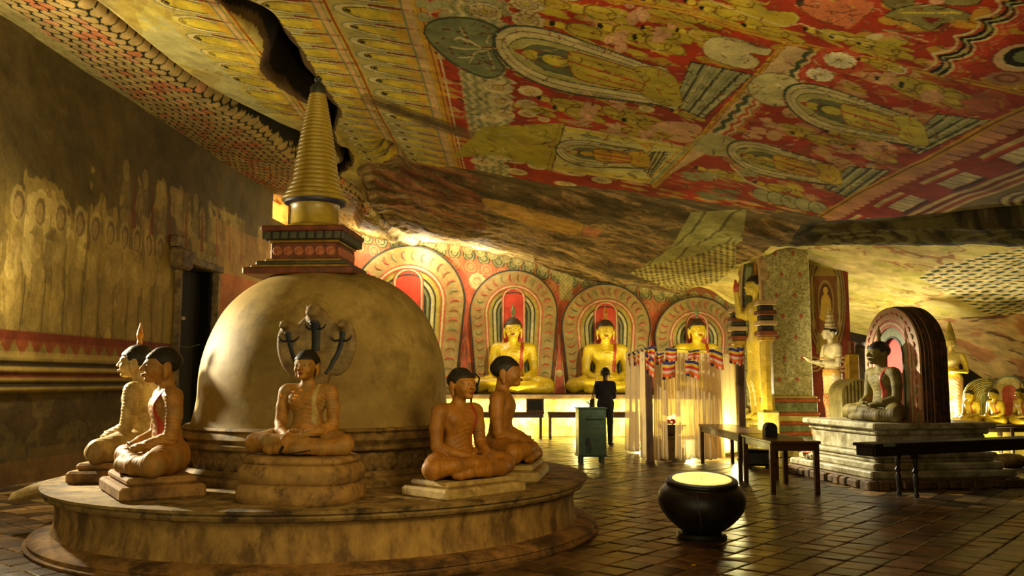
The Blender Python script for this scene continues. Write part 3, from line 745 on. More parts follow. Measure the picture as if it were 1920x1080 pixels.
    mixm(m4 & (cX > 5.44) & (cX < 5.52) & (tc < .62), CRM, .9); mixm(m4 & (cX > 5.52) & (cX < 5.56) & (tc < .66), RED2, .9)
    mixm(m4 & (cX > 5.60) & (cX < 5.86) & (tc < .5), WHT, .85); mixm(m4 & (cX > 5.60) & (cX < 5.86) & (tc < .5) & (((cY * 7) % 1) < .16), GRN, .9)
    mixm(m4 & (np.abs(cX - 5.9) < .03) & (tc < .6), DRK, .9); mixm(m4 & (cX > 5.62) & (tc > .54) & (tc < .97) & (cX < 5.95), RED, .9)
    for x0, c in ((6.02, CRM), (6.09, rgb(120, 40, 26)), (6.16, CRM), (6.24, rgb(170, 80, 50)), (6.3, CRM)): mixm(m4 & (np.abs(cX - x0) < .032), c, .9)
    mm = m4 & (cX > 6.34); P.put(np.nonzero(mm)[0], rgb(120, 108, 56), .9)
    ar = np.hypot(((cY / 1.5) % 1.0) - .5, (cX - 7.1) * .75); mixm(mm & (ar < .5) & (np.sin(ar * 60) > .1), CRM, .8); mixm(mm & (ar < .5) & (np.sin(ar * 60) < -.6), rgb(90, 30, 24), .8); mixm(mm & (ar < .22), rgb(96, 84, 40), .9)
    # bare rock of the fold; lip, cleft and gap have shade painted in
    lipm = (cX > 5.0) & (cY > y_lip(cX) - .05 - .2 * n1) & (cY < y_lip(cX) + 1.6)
    P.put(np.nonzero(lipm)[0], rgb(74, 66, 40), .95)  # olive rock darkened in its colour as if in shadow
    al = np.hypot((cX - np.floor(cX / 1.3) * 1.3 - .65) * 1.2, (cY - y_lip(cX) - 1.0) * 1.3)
    mixm(lipm & (np.sin(al * 26) > .45) & (al < .62), rgb(128, 122, 78), .75); mixm(lipm & (n2 > .58), rgb(106, 100, 52), .6); mixm(lipm & (n2 < .38), rgb(40, 36, 22), .6); mixm(lipm & (cX > 6.6) & (n1 > .55) & (cY < y_lip(cX) + .5), rgb(150, 134, 50), .5)  # the last olive streaks are painted highlights
    sl = (cX > 4.9) & (cY >= y_lip(cX) + 1.6)
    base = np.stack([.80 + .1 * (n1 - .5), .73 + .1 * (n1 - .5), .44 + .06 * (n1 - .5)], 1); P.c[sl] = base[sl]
    mixm(sl & (fbm(cX * .8 + cY * .3, cY * 3) > .57), rgb(204, 168, 100), .4); mixm(sl & (fbm(cX * 1.1 + 40, cY * 4 - cX) > .62), rgb(176, 172, 64), .5)
    mixm(sl & (np.abs((fbm(cX * .6, cY * 1.2 + 7) - .5)) < .012), rgb(150, 96, 56), .7)
    i = P.near(1690, 440, 2100, 640); cc = np.array([(1722, 520), (1752, 500), (1900, 466), (2100, 440), (2100, 640), (1900, 602), (1868, 598)])
    chk = Painter(pX, pY, (0, 0, 0)); chk.poly(cc, (1, 1, 1)); km = (chk.c[:, 0] > .5) & sl
    P.put(np.nonzero(km)[0], rgb(222, 206, 140), .95)
    a_ = (cX * .8 + cY * .6) / .125; b_ = (-cX * .55 + cY * .83) / .20; par = (np.floor(a_) + np.floor(b_)) % 2
    da = a_ - np.floor(a_) - .5; db = b_ - np.floor(b_) - .5
    mixm(km & (par < 1) & (np.abs(da) < .42) & (np.abs(db) < .40), rgb(54, 62, 40), .95); mixm(km & (par >= 1) & (np.abs(da) + np.abs(db) < .22), rgb(196, 100, 60), .8)
    low = sl & (pY > 596 + (1790 - pX) * .06) & (pX > 1690)
    mixm(low, rgb(198, 160, 104), .8); mixm(low & (fbm(cX * 1.2 + cY * 2.4, cY * 1.0 - cX * 1.8) > .56), rgb(170, 92, 60), .5); mixm(low & (fbm(cX * 2.2 + cY * 4, cY - cX * 2.0 + 9) > .63), rgb(70, 50, 38), .6)
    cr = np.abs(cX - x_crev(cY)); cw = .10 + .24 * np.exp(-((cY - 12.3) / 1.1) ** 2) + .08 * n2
    mixm((cr < cw) & (cY > 8.2) & (cY < 19), rgb(84, 62, 34), .92); mixm((cr < cw * .6) & (cY > 8.2) & (cY < 19), rgb(30, 24, 14), .95)  # brown bare rock, its core painted black for the shade inside
    band = np.abs(cX - x_band(cY)); mixm(band < .04 + .2 * np.exp(-((cY - 16.0) / 1.5) ** 2) * (.6 + n2), rgb(36, 32, 20), .95)  # shadow of the gap painted as a dark line
    bk = (cY > yf - .25 - .5 * n1) & (cX > -3.3) & (cX < 5.2) & ~sl & ~lipm
    st = fbm(cX * 1.1 + cY * .9, cY * 4.5 - cX * .6); st2 = fbm(cX * 2.2 + cY * 1.6 + 8, cY * 9 - cX, 3)
    P.put(np.nonzero(bk)[0], rgb(130, 108, 62), .95)
    mixm(bk & (st > .5), rgb(164, 132, 84), .6); mixm(bk & (st > .58), rgb(186, 150, 96), .55); mixm(bk & (st < .42), rgb(92, 74, 42), .6); mixm(bk & (st < .35), rgb(66, 54, 30), .6); mixm(bk & (st2 > .62), rgb(180, 128, 84), .4); mixm(bk & (st2 < .36), rgb(72, 58, 36), .45)
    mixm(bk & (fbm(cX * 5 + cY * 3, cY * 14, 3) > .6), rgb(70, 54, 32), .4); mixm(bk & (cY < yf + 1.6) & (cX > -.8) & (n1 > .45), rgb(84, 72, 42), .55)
    mixm(bk & (cX < -.6) & (cX > -3) & (st2 > .5) & (cY < 21), rgb(150, 60, 40), .35)
    sb = Painter(pX, pY, (0, 0, 0)); sb.poly(smooth_pts([(905, 372), (960, 382), (1040, 405), (1092, 420), (1080, 440), (1040, 434), (960, 410), (920, 392)]), (1, 1, 1)); mixm(bk & (sb.c[:, 0] > .5), rgb(206, 156, 66), .85)
    sb.c[:] = 0; sb.poly([(1296, 398), (1400, 392), (1392, 452), (1300, 490), (1205, 500), (1262, 458)], (1, 1, 1)); sm = (sb.c[:, 0] > .5) & bk
    mixm(sm, rgb(164, 156, 92), .92); mixm(sm & (((cX * 2.6 + cY * .25) % 1.0) < .14), rgb(96, 88, 50), .8)
    sb.c[:] = 0; sb.poly([(1205, 500), (1300, 480), (1380, 450), (1380, 560), (1250, 540), (1180, 512)], (1, 1, 1)); sm = (sb.c[:, 0] > .5) & bk
    hx = np.sin(cX * 34 + cY * 10) * np.sin(cX * 16 - cY * 22); mixm(sm, rgb(150, 132, 70), .85); mixm(sm & (hx > .25), rgb(196, 182, 106), .85); mixm(sm & (hx < -.5), rgb(76, 66, 38), .8)
    sb.c[:] = 0; sb.poly([(1098, 424), (1128, 432), (1120, 446), (1088, 440)], (1, 1, 1)); mixm((sb.c[:, 0] > .5) & bk, rgb(190, 120, 80), .9)
    # the shelf above the far frieze, painted pale for the lamplight on it
    wl = bk & (cY > 22.6 + .8 * n1) & (cX < .6); mixm(wl, rgb(214, 190, 134), .85); mixm(wl & (st2 > .6), rgb(120, 80, 46), .6)
    far = (cY > 21.5) & (cX <= -3.3); mixm(far, rgb(150, 124, 64), .7)
    P.c *= (0.78 + 0.30 * n2)[:, None]
    return P.c
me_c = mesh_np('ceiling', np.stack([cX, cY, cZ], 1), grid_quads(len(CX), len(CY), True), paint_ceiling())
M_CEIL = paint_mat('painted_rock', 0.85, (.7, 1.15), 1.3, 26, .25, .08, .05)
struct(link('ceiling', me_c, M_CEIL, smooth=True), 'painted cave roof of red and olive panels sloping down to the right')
# ------------------------------------------------------------ floor
M_JOINT = mat('floor_mortar', rgb(74, 54, 32), rgb(48, 36, 22), 9, .8, .3)
mb = MB(); mb.box((2.5, 11.5, -.05), (25, 29, .076))
floor = struct(mb.build('floor', M_JOINT), 'worn reddish brown tiled cave floor')
M_TILE = mat('worn_tile', rgb(142, 110, 66), rgb(72, 52, 32), 5, .30, .35, c3=rgb(58, 40, 24), scale3=2.5, rnd=.75, spec=.6)
TS = .285; TA = math.radians(40)
tu = (math.sin(TA), math.cos(TA)); tv = (math.cos(TA), -math.sin(TA))
PLC = (-1.91, 9.36)
def tile_mesh(seed):
    r = random.Random(seed); m = MB(); h = TS / 2 - .006
    z = [.0 + r.uniform(-.005, .005) for _ in range(4)]
    c = [(-h, -h), (h, -h), (h, h), (-h, h)]; e = .012
    P = [(x, y, -.03) for x, y in c] + [(x, y, z[i] - .006) for i, (x, y) in enumerate(c)] + [(x * (1 - e / h), y * (1 - e / h), z[i]) for i, (x, y) in enumerate(c)]
    F = [(8, 9, 10, 11)]
    for k in (0, 4):
        for i in range(4):
            j = (i + 1) % 4; F.append((k + i, k + j, k + 4 + j, k + 4 + i))
    m.add(P, F); return m
cells = []
for i in range(-30, 110):
    for j in range(-70, 90):
        x = i * TS * tu[0] + j * TS * tv[0]; y = i * TS * tu[1] + j * TS * tv[1]
        if y < 5.5 or y > 25 or x < -7 or x > 13.5 or math.hypot(x - PLC[0], y - PLC[1]) < 2.62: continue
        px, py = to_px(np.float64(x), np.float64(y), 0.0)
        vis = -20 < px < 1940 and py < 1100
        if not vis and (y > 13 or abs(x) > 7): continue
        cells.append((x * x + y * y if vis else 1e6, x, y))
cells.sort()
tmesh = [tile_mesh(k).mesh('tile') for k in range(16)]
rr = random.Random(11)
rz_t = -TA
for k, (d, x, y) in enumerate(cells[:300]):
    o = link('tile', tmesh[rr.randrange(16)], M_TILE, floor); o.location = (x, y, 0.0); o.rotation_euler = (0, 0, rz_t + rr.choice((0, 1, 2, 3)) * math.pi / 2)
big = MB(); ca, sa = math.cos(rz_t), math.sin(rz_t); tint = []
for d, x, y in cells[300:]:
    h = TS / 2 - .006; z = rr.uniform(-.003, .003); b = len(big.v)
    q = [(-h, -h, -.03), (h, -h, -.03), (h, h, -.03), (-h, h, -.03)] + [(sx_ * h, sy_ * h, z + rr.uniform(-.004, .004)) for sx_, sy_ in ((-1, -1), (1, -1), (1, 1), (-1, 1))]
    big.add([(x + p[0] * ca - p[1] * sa, y + p[0] * sa + p[1] * ca, p[2]) for p in q], [(4, 5, 6, 7), (0, 1, 5, 4), (1, 2, 6, 5), (2, 3, 7, 6), (3, 0, 4, 7)])
    f = rr.uniform(.35, 1.25); w = rr.uniform(-.02, .03); tint += [(.48 * f + w, .38 * f, .23 * f)] * 8
me = big.mesh('floor_tiles'); set_paint(me, np.array(tint))
M_TILEF = paint_mat('worn_tile_far', .34, (.6, 1.2), 5, 30, .35, .5, .02)
link('floor_tiles', me, M_TILEF, floor, kind='stuff')

# ------------------------------------------------------------ left wall
LWA = np.array((-7.1, 12.2)); LWB = np.array((-6.08, 25.0)); LWD = (LWB - LWA) / np.linalg.norm(LWB - LWA)
def lw_pt(t, z): return (LWA[0] + LWD[0] * t, LWA[1] + LWD[1] * t, z)
def lw_from_px(px, py):
    a = (px - 960) / FPX * 1.0
    # intersect the vertical plane through the viewing column with the wall line
    r = ray(px, py); k = r[0] / r[1]
    t = (k * LWA[1] - LWA[0]) / (LWD[0] - k * LWD[1]); Y = LWA[1] + LWD[1] * t
    return t, CAMZ + r[2] / r[1] * Y
DOOR_T0, DOOR_Z1 = lw_from_px(334, 492)[0], lw_from_px(334, 492)[1]
DOOR_T1 = lw_from_px(401, 520)[0]
WIN_T0, WZ = lw_from_px(511, 420); WIN_T1 = lw_from_px(541, 420)[0]; WIN_Z0 = lw_from_px(540, 424)[1]; WIN_Z1 = lw_from_px(511, 352)[1]
ts = np.array(sorted(set(list(np.arange(-16, -4, .3)) + list(np.arange(-4, 14.0, .024)) + [DOOR_T0, DOOR_T1, WIN_T0, WIN_T1])))
zs = np.array(sorted(set(list(np.arange(0, 7.25, .027)) + [DOOR_Z1, WIN_Z0, WIN_Z1])))
TT, ZZ = np.meshgrid(ts, zs, indexing='ij'); t_, z_ = TT.ravel(), ZZ.ravel()
nb = fbm(t_ * .7, z_ * .7); nd = fbm(t_ * 3, z_ * 3)
off = .10 * (nb - .5) + .03 * (nd - .5)
# mouldings run round the wall at waist to head height
for zc, h, d in ((1.63, .05, .06), (1.5, .045, .05), (1.37, .05, .05), (1.78, .03, .03)): off = off + d * np.exp(-((z_ - zc) / h) ** 2)
off = off - .05 * (z_ < 1.3)
nrm = np.array((LWD[1], -LWD[0]))
X_ = LWA[0] + LWD[0] * t_ + nrm[0] * off; Y_ = LWA[1] + LWD[1] * t_ + nrm[1] * off
P = Painter(t_, z_, rgb(126, 104, 54))
hi = np.clip((z_ - 1.9) / 3, 0, 1)
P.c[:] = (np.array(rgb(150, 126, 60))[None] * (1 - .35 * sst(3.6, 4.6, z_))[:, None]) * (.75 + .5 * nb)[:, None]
mk = lambda m, c, a=.8: P.put(np.nonzero(m)[0], c, a)
fl_ = fbm(t_ * 1.3 + 4, z_ * .8)
mk((fl_ > .55) & (z_ > 2.2) & (z_ < 5.3), rgb(196, 166, 84), .6); mk((fl_ > .63) & (z_ > 2) & (t_ < 2), rgb(222, 196, 112), .7)
mk((nd > .62) & (z_ > 3.6), rgb(104, 84, 42), .5)
mk((fbm(t_ * 7, z_ * .9) > .6) & (z_ > 2.1), rgb(96, 78, 38), .45)
# a row of standing figures with haloes, their feet on a scalloped border
x0 = [lw_from_px(p, 430)[0] for p in (30, 72, 112, 148, 178, 206, 232, 256, 280, 302)]
for i, c in enumerate(x0):
    w = .15
    P.ell((c, 4.02), .17, .27, rgb(196, 170, 98), 0, .7); P.ell((c + .02, 4.0), .125, .21, rgb(104, 82, 44), 0, .7); P.ell((c, 3.97), .085, .15, rgb(186, 156, 86), 0, .75)
    P.poly(smooth_pts([(c - .1, 3.75), (c - .16, 3.5), (c - .13, 2.95), (c - .15, 2.3), (c + .15, 2.3), (c + .14, 2.95), (c + .16, 3.5), (c + .1, 3.75)]), rgb(178, 150, 76), .55)
    P.line([(c + .22, 3.0), (c + .22, 2.2)], .03, rgb(84, 66, 34), .8); P.ell((c, 3.4), .1, .12, rgb(206, 176, 100), 0, .5)
for i in range(6, 14):
    c = -1.2 + i * .72; P.poly(smooth_pts([(c - .1, 4.3), (c - .16, 4.7), (c - .04, 5.15), (c + .1, 5.1), (c + .17, 4.6), (c + .1, 4.3)]), rgb(160, 138, 78), .4); P.ell((c, 5.2), .12, .2, rgb(176, 152, 90), 0, .5)
    P.poly([(c + .22, 4.2), (c + .3, 5.2), (c + .4, 4.2)], rgb(120, 52, 30), .55)
for i in range(22):
    c = 5.2 + i * .22; P.ell((c, 4.05 - .02 * i * 0), .08, .13, rgb(150, 140, 90), 0, .6)
sc = np.abs((t_ / .34) % 1.0 - .5) * 2
mk((z_ > 2.06) & (z_ < 2.2), rgb(124, 48, 26), .85); mk((z_ <= 2.06) & (z_ > 2.06 - .22 * (1 - sc)), rgb(140, 60, 32), .75); mk((z_ < 1.9) & (z_ > 1.83), rgb(190, 160, 86), .7)
for z0, h, c in ((1.72, .045, rgb(42, 32, 18)), (1.57, .04, rgb(110, 44, 26)), (1.44, .04, rgb(44, 34, 20)), (1.65, .03, rgb(176, 146, 70)), (1.5, .03, rgb(170, 140, 66)), (1.37, .03, rgb(176, 150, 80))): mk(np.abs(z_ - z0) < h, c, .8)
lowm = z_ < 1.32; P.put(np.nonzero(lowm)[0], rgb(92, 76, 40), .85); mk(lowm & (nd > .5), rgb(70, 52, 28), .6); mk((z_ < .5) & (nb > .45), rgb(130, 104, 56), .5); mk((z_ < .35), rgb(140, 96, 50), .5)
mk((t_ > DOOR_T1 - .1) & (z_ < 3.9) & (t_ < WIN_T0), rgb(176, 96, 52), .8); mk((t_ > DOOR_T1) & (z_ > 3.9) & (z_ < 5.0), rgb(170, 120, 60), .5)
mk((np.abs(t_ - DOOR_T0 + .12) < .1) & (z_ < DOOR_Z1 + .1), rgb(150, 130, 76), .8)
Q = grid_quads(len(ts), len(zs), False)
qc_t = t_[Q].mean(1); qc_z = z_[Q].mean(1)
keep = ~((qc_t > DOOR_T0) & (qc_t < DOOR_T1) & (qc_z < DOOR_Z1)) & ~((qc_t > WIN_T0) & (qc_t < WIN_T1) & (qc_z > WIN_Z0) & (qc_z < WIN_Z1))
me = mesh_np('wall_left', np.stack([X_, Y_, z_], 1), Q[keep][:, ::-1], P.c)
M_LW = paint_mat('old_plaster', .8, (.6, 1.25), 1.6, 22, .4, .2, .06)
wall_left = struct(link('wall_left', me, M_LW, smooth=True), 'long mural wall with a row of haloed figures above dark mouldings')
wall_ang = math.atan2(LWD[1], LWD[0])
M_DARK = mat('recess_painted_shade', rgb(26, 20, 14), rgb(14, 11, 8), 5, .9, .1)  # near-black colour stands for the shade inside the doorway
M_OLDWOOD = mat('dark_wood', rgb(42, 26, 14), rgb(20, 12, 7), 12, .45, .2, stretch=(1, 1, .25))
M_STONE = mat('old_stone', rgb(150, 124, 70), rgb(92, 72, 40), 5, .8, .5, c3=rgb(70, 54, 32))
def recess(name, t0, t1, z0, z1, depth, m):
    mb = MB(); f = -depth; w = t1 - t0; h = z1 - z0; k = .05
    # five slabs of a box open to the cave
    mb.box((w / 2, f, h / 2), (w + 2 * k, k, h + 2 * k))
    mb.box((-k / 2, f / 2, h / 2), (k, depth, h)); mb.box((w + k / 2, f / 2, h / 2), (k, depth, h)); mb.box((w / 2, f / 2, h + k / 2), (w + 2 * k, depth, k)); mb.box((w / 2, f / 2, -k / 2), (w + 2 * k, depth, k))
    return mb
def on_wall(o, t, z):
    o.location = lw_pt(t, z); o.rotation_euler = (0, 0, wall_ang); return o
# local axes here: +x along the wall, -y towards the cave -> mirror depth so that the recess goes into the rock
mb = recess('r', DOOR_T0, DOOR_T1, 0, DOOR_Z1, .5, None); mb.v = [(x, -y + .02, z) for x, y, z in mb.v]
d1 = on_wall(mb.build('door_1', M_DARK), DOOR_T0, .0); struct(d1, 'black doorway in the mural wall left of the dome')
dw = DOOR_T1 - DOOR_T0
mb = MB(); mb.cbox((-.05, -.03, DOOR_Z1 / 2), (.12, .16, DOOR_Z1), .012); mb.build('door_frame', M_STONE, d1)
mb = MB(); mb.cbox((dw + .06, -.03, DOOR_Z1 / 2), (.12, .16, DOOR_Z1), .012); mb.build('door_frame', M_STONE, d1)
mb = MB(); mb.cbox((dw / 2, -.06, DOOR_Z1 + .07), (dw + .3, .22, .14), .015); mb.build('lintel', M_STONE, d1)
mb = MB(); mb.cbox((dw * .5, .3, DOOR_Z1 * .5), (dw * .96, .06, DOOR_Z1 * .98), .01); mb.build('dark_sheet', M_DARK, d1)  # dark sheet across the opening, standing for its shade
# stone bracket and dark socket at the lintel's near end
mb = MB(); mb.cbox((0, 0, 0), (.5, .5, .42), .05); mb.cbox((-.06, .05, .34), (.42, .3, .22), .02)
br = on_wall(mb.build('stone_bracket', M_STONE), *lw_from_px(331, 486)); tag(br, 'rough stone bracket jutting out beside the top of the black doorway', 'bracket')
# bright opening high in the wall behind the spire
mb = recess('w', WIN_T0, WIN_T1, 0, WIN_Z1 - WIN_Z0, .6, None); mb.v = [(x, -y + .02, z) for x, y, z in mb.v]
M_SUNROCK = mat('sunlit_rock', rgb(240, 190, 120), rgb(200, 140, 80), 5, .8, .3)
w1 = on_wall(mb.build('window_1', M_SUNROCK), WIN_T0, WIN_Z0); struct(w1, 'narrow bright daylight opening high in the wall beside the spire')
M_DAY = mat('daylight_pane', rgb(255, 220, 150), rgb(255, 200, 120), 3, .5, 0, emit=(rgb(255, 214, 130), 5.0))
mb = MB(); ww = WIN_T1 - WIN_T0; hh = WIN_Z1 - WIN_Z0; mb.box((ww / 2, .5, hh / 2), (ww, .03, hh)); mb.build('pane', M_DAY, w1)
M_SUNFR = mat('opening_bar', rgb(200, 130, 60), rgb(150, 90, 40), 6, .7, .2)
mb = MB(); mb.box((ww * .3, .28, hh / 2), (.05, .06, hh)); mb.build('window_bar', M_SUNFR, w1)
mb = MB(); mb.box((ww * .5, .28, hh * .8), (ww, .06, .05)); mb.build('window_bar', M_SUNFR, w1)

# ------------------------------------------------------------ far wall
wx = np.array(list(np.arange(-6.4, 6.6, .022)) + list(np.arange(6.6, 15.1, .1))); wz = np.arange(0, 7.1, .022)
TT, ZZ = np.meshgrid(wx, wz, indexing='ij'); t_, z_ = TT.ravel(), ZZ.ravel()
nb = fbm(t_ * 1.1, z_ * 1.1); nd = fbm(t_ * 5, z_ * 5, 3)
Yb = 25.0 + .06 * (nb - .5)
P = Painter(t_, z_, rgb(196, 92, 56)); P.c[:] = np.array(rgb(206, 104, 64))[None] * (.8 + .4 * nb)[:, None]
zt = z_walltop(t_); dz = zt - z_
mk((dz < .62) & (nd > .3), rgb(170, 120, 60), .7)
for r0, per, a, c1, c2 in ((.18, .42, .19, rgb(74, 78, 46), rgb(170, 160, 92)), (.50, .46, .2, rgb(186, 92, 54), rgb(206, 150, 86)), (.02, .36, .16, rgb(150, 132, 70), rgb(206, 190, 120))):
    u = ((t_ + r0) / per) % 1.0 - .5; q = np.hypot(u * per, dz - r0) / a
    mk((q < 1) & (dz > r0 - .28), c1, .9); mk((q < .8), c2, .85); mk((q < .6), c1, .85); mk((q < .4), c2, .85)
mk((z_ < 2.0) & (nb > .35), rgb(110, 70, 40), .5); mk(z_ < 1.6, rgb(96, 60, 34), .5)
for c, zz, r in ((-1.0, 4.3, .24), (.95, 4.2, .0), (2.75, 3.7, .2), (-1.75, 4.75, .0)):
    if r: P.ell((c, zz), r, r, rgb(206, 186, 122), 0, .9, petals=10); P.ell((c, zz), r * .5, r * .5, rgb(170, 110, 60), 0, .7, ring=.7)
k = (t_ > 1.35) & (t_ < 1.72) & (z_ > 3.75) & (dz > .05); mk(k, rgb(196, 176, 100), .85); mk(k & (np.sin(t_ * 60) * np.sin(z_ * 50) > .2), rgb(140, 130, 66), .8)
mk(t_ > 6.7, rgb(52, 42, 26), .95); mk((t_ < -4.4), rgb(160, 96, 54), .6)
P.c *= (.85 + .3 * nd)[:, None]
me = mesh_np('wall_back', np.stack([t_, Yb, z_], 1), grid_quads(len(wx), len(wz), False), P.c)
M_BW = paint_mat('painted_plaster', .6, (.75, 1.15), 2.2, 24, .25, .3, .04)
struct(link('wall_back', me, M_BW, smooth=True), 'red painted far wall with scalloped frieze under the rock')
# right wall, far out of view, closes the cave
mb = MB(); mb.box((15.1, 11.5, 2), (.2, 27, 6)); struct(mb.build("wall_right", M_STONE), 'bare rock wall at the right end of the cave')

# unseen front wall behind the camera, closed on the right to darken that side; daylight enters by the wide opening on the left
mb = MB(); mb.box((8.2, -1.9, 3.2), (14.0, .3, 6.6)); struct(mb.build('wall_front', M_STONE), 'unseen front wall of the cave, closed to dim its right part')
# ------------------------------------------------------------ bodies
def head_sdf(s, c=(0, 0, 0), k=1.0, long_ears=True):
    K = (k * 1.16, k * 1.22, k * .97)
    q = lambda x, y, z: (c[0] + x * K[0], c[1] + y * K[1], c[2] + z * K[2])
    e = lambda p, r, b=.02, g=3: s.ell(q(*p), tuple(v * w for v, w in zip(r, K)), b * k, g)
    n = lambda a, b, ra, rb, w=.015, g=3: s.cone(q(*a), q(*b), ra * k, rb * k, w * k, g)
    e((0, .004, .045), (.083, .098, .092)); e((0, -.022, -.01), (.069, .076, .102), .03); e((0, -.076, -.088), (.03, .024, .022), .03)
    for x in (-1, 1):
        e((x * .038, -.066, -.022), (.03, .028, .034), .02)
        n((x * .014, -.094, .034), (x * .056, -.074, .036), .009, .009, .018)
        e((x * .032, -.083, .016), (.021, .014, .0095), .008)
        n((x * .012, -.108, -.014), (x * .013, -.098, -.012), .010, .008, .01)
        e((x * .088, .012, -.004), (.012, .026, .052), .012)
        if long_ears: e((x * .084, .004, -.062), (.009, .014, .034), .012)
    n((0, -.098, .030), (0, -.120, -.012), .009, .0125, .014)
    e((0, -.100, -.047), (.027, .013, .0085), .008); e((0, -.099, -.059), (.021, .013, .0085), .008)
def hair_sdf(h=.0075, k=1.0, flame=False):
    s = SDF((-.13, -.15, -.14), (.13, .15, .19), h)
    s.ell((0, .010, .05), (.0935, .108, .096), .01)
    x, y, z = s.xyz()
    line = .066 - .05 * sst(-.055, -.01, y) + .0 * x - .03 * sst(-.01, .02, y) - .08 * sst(.035, .085, y)
    s.F = np.maximum(s.F, (line - z).astype(np.float32))
    s.ell((0, .016, .128), (.05, .055, .03), .035)
    s.F = s.F - (.0028 * np.sin(x * 260) * np.sin(y * 260) * np.sin(z * 260)).astype(np.float32)
    return s.mesh('hair')
def flame_mesh():
    mb = MB(); mb.lathe([(.0, 0), (.018, .004), (.022, .02), (.017, .045), (.022, .06), (.027, .085), (.02, .12), (.009, .155), (.002, .185)], 14); return mb.mesh('flame_finial')

HC = (0, -.015, .745); HS = (1.16, 1.22, .97)
def hp(x, y, z, c=HC): return (c[0] + x * HS[0], c[1] + y * HS[1], c[2] + z * HS[2])
def seated_sdf(h=.0068):
    s = SDF((-.56, -.42, -.02), (.56, .26, 1.0), h)
    # crossed legs (groups: 1 robe, 2 skin, 3 head)
    for x in (-1, 1):
        s.chain([(x * .12, .06, .115), (x * .27, -.03, .105), (x * .405, -.125, .095)], [.118, .108, .088], .03, 1)
    s.chain([(.405, -.13, .075), (.25, -.215, .07), (.06, -.265, .066), (-.13, -.25, .06)], [.078, .066, .055, .042], .02, 1)
    s.chain([(-.405, -.13, .1), (-.25, -.2, .115), (-.06, -.245, .122), (.11, -.235, .12)], [.082, .068, .055, .04], .018, 1)
    s.chain([(.11, -.235, .118), (.185, -.225, .112), (.235, -.21, .105)], [.036, .036, .026], .02, 2)       # sole-up foot
    for i in range(5): s.cone((.235, -.225 + .012 * i, .108), (.268 - .006 * i, -.222 + .013 * i, .105), .011, .008, .006, 2)
    s.chain([(-.13, -.25, .05), (-.21, -.235, .04), (-.26, -.225, .038)], [.036, .034, .024], .02, 2)
    s.ell((0, -.1, .075), (.3, .17, .06), .04, 1)
    # trunk
    s.ell((0, .045, .13), (.19, .135, .13), .05, 1); s.ell((0, .035, .27), (.138, .1, .13), .05, 1); s.ell((0, .025, .44), (.172, .112, .135), .05, 1)
    for x in (-1, 1): s.ell((x * .075, -.046, .475), (.075, .036, .055), .04, 1 if x > 0 else 2)
    s.cone((-.185, .03, .54), (.185, .03, .54), .066, .066, .05, 1)
    s.cone((0, .025, .56), (0, .012, .70), .062, .052, .035, 3)
    for x, g in ((1, 1), (-1, 2)):
        s.chain([(x * .212, .03, .528), (x * .236, .03, .40), (x * .247, .012, .262)], [.064, .057, .05], .02, 4 if x > 0 else 2)
        s.chain([(x * .247, .012, .258), (x * .18, -.11, .205), (x * .09, -.195, .178)], [.05, .043, .032], .015, 4 if x > 0 else 2)
    # hands lie in the lap, right over left, fingers side by side, thumbs meeting
    s.ell((-.052, -.215, .178), (.052, .038, .019), .012, 2); s.ell((.055, -.21, .160), (.052, .038, .019), .012, 2)
    for i in range(4):
        y = -.243 + .0185 * i; L = (.092, .108, .102, .08)[i]
        s.chain([(-.02, y, .178), (-.02 + L * .55, y, .176), (-.02 + L, y + .004, .181)], [.0098, .0094, .0078], .004, 2)
        s.chain([(.03, y - .004, .158), (.03 - L * .55, y - .004, .154), (.03 - L, y, .156)], [.0098, .0094, .0078], .004, 2)
    for x in (-1, 1): s.chain([(x * .075, -.2, .19), (x * .045, -.215, .208), (x * .012, -.222, .214)], [.013, .0115, .009], .006, 2)
    head_sdf(s, HC, 1.0)
    x, y, z = s.xyz(); G = s.G
    rib = lambda ph: (np.abs(np.sin(ph)) ** .7 - .5).astype(np.float32)
    robe = (x > -.03 - .26 * (.56 - z)) & (z > .2) & (z < .6)
    f1 = rib((z + 1.1 * np.abs(x - .02) ** 1.6 * 1.4) * 78) * (robe & (G == 1))
    f2 = rib(z * 128 + y * 12 + x * 0) * (G == 4)
    f3 = rib((np.abs(x) * 1.0 + y * .4) * 85) * ((z < .2) & (G == 1))
    s.F += .0045 * f1 + .0048 * f2 + .0024 * f3
    return s
SEAT = seated_sdf(); ME_SEAT = SEAT.mesh('body')
ME_HAIR = hair_sdf()
ME_FLAME = flame_mesh()
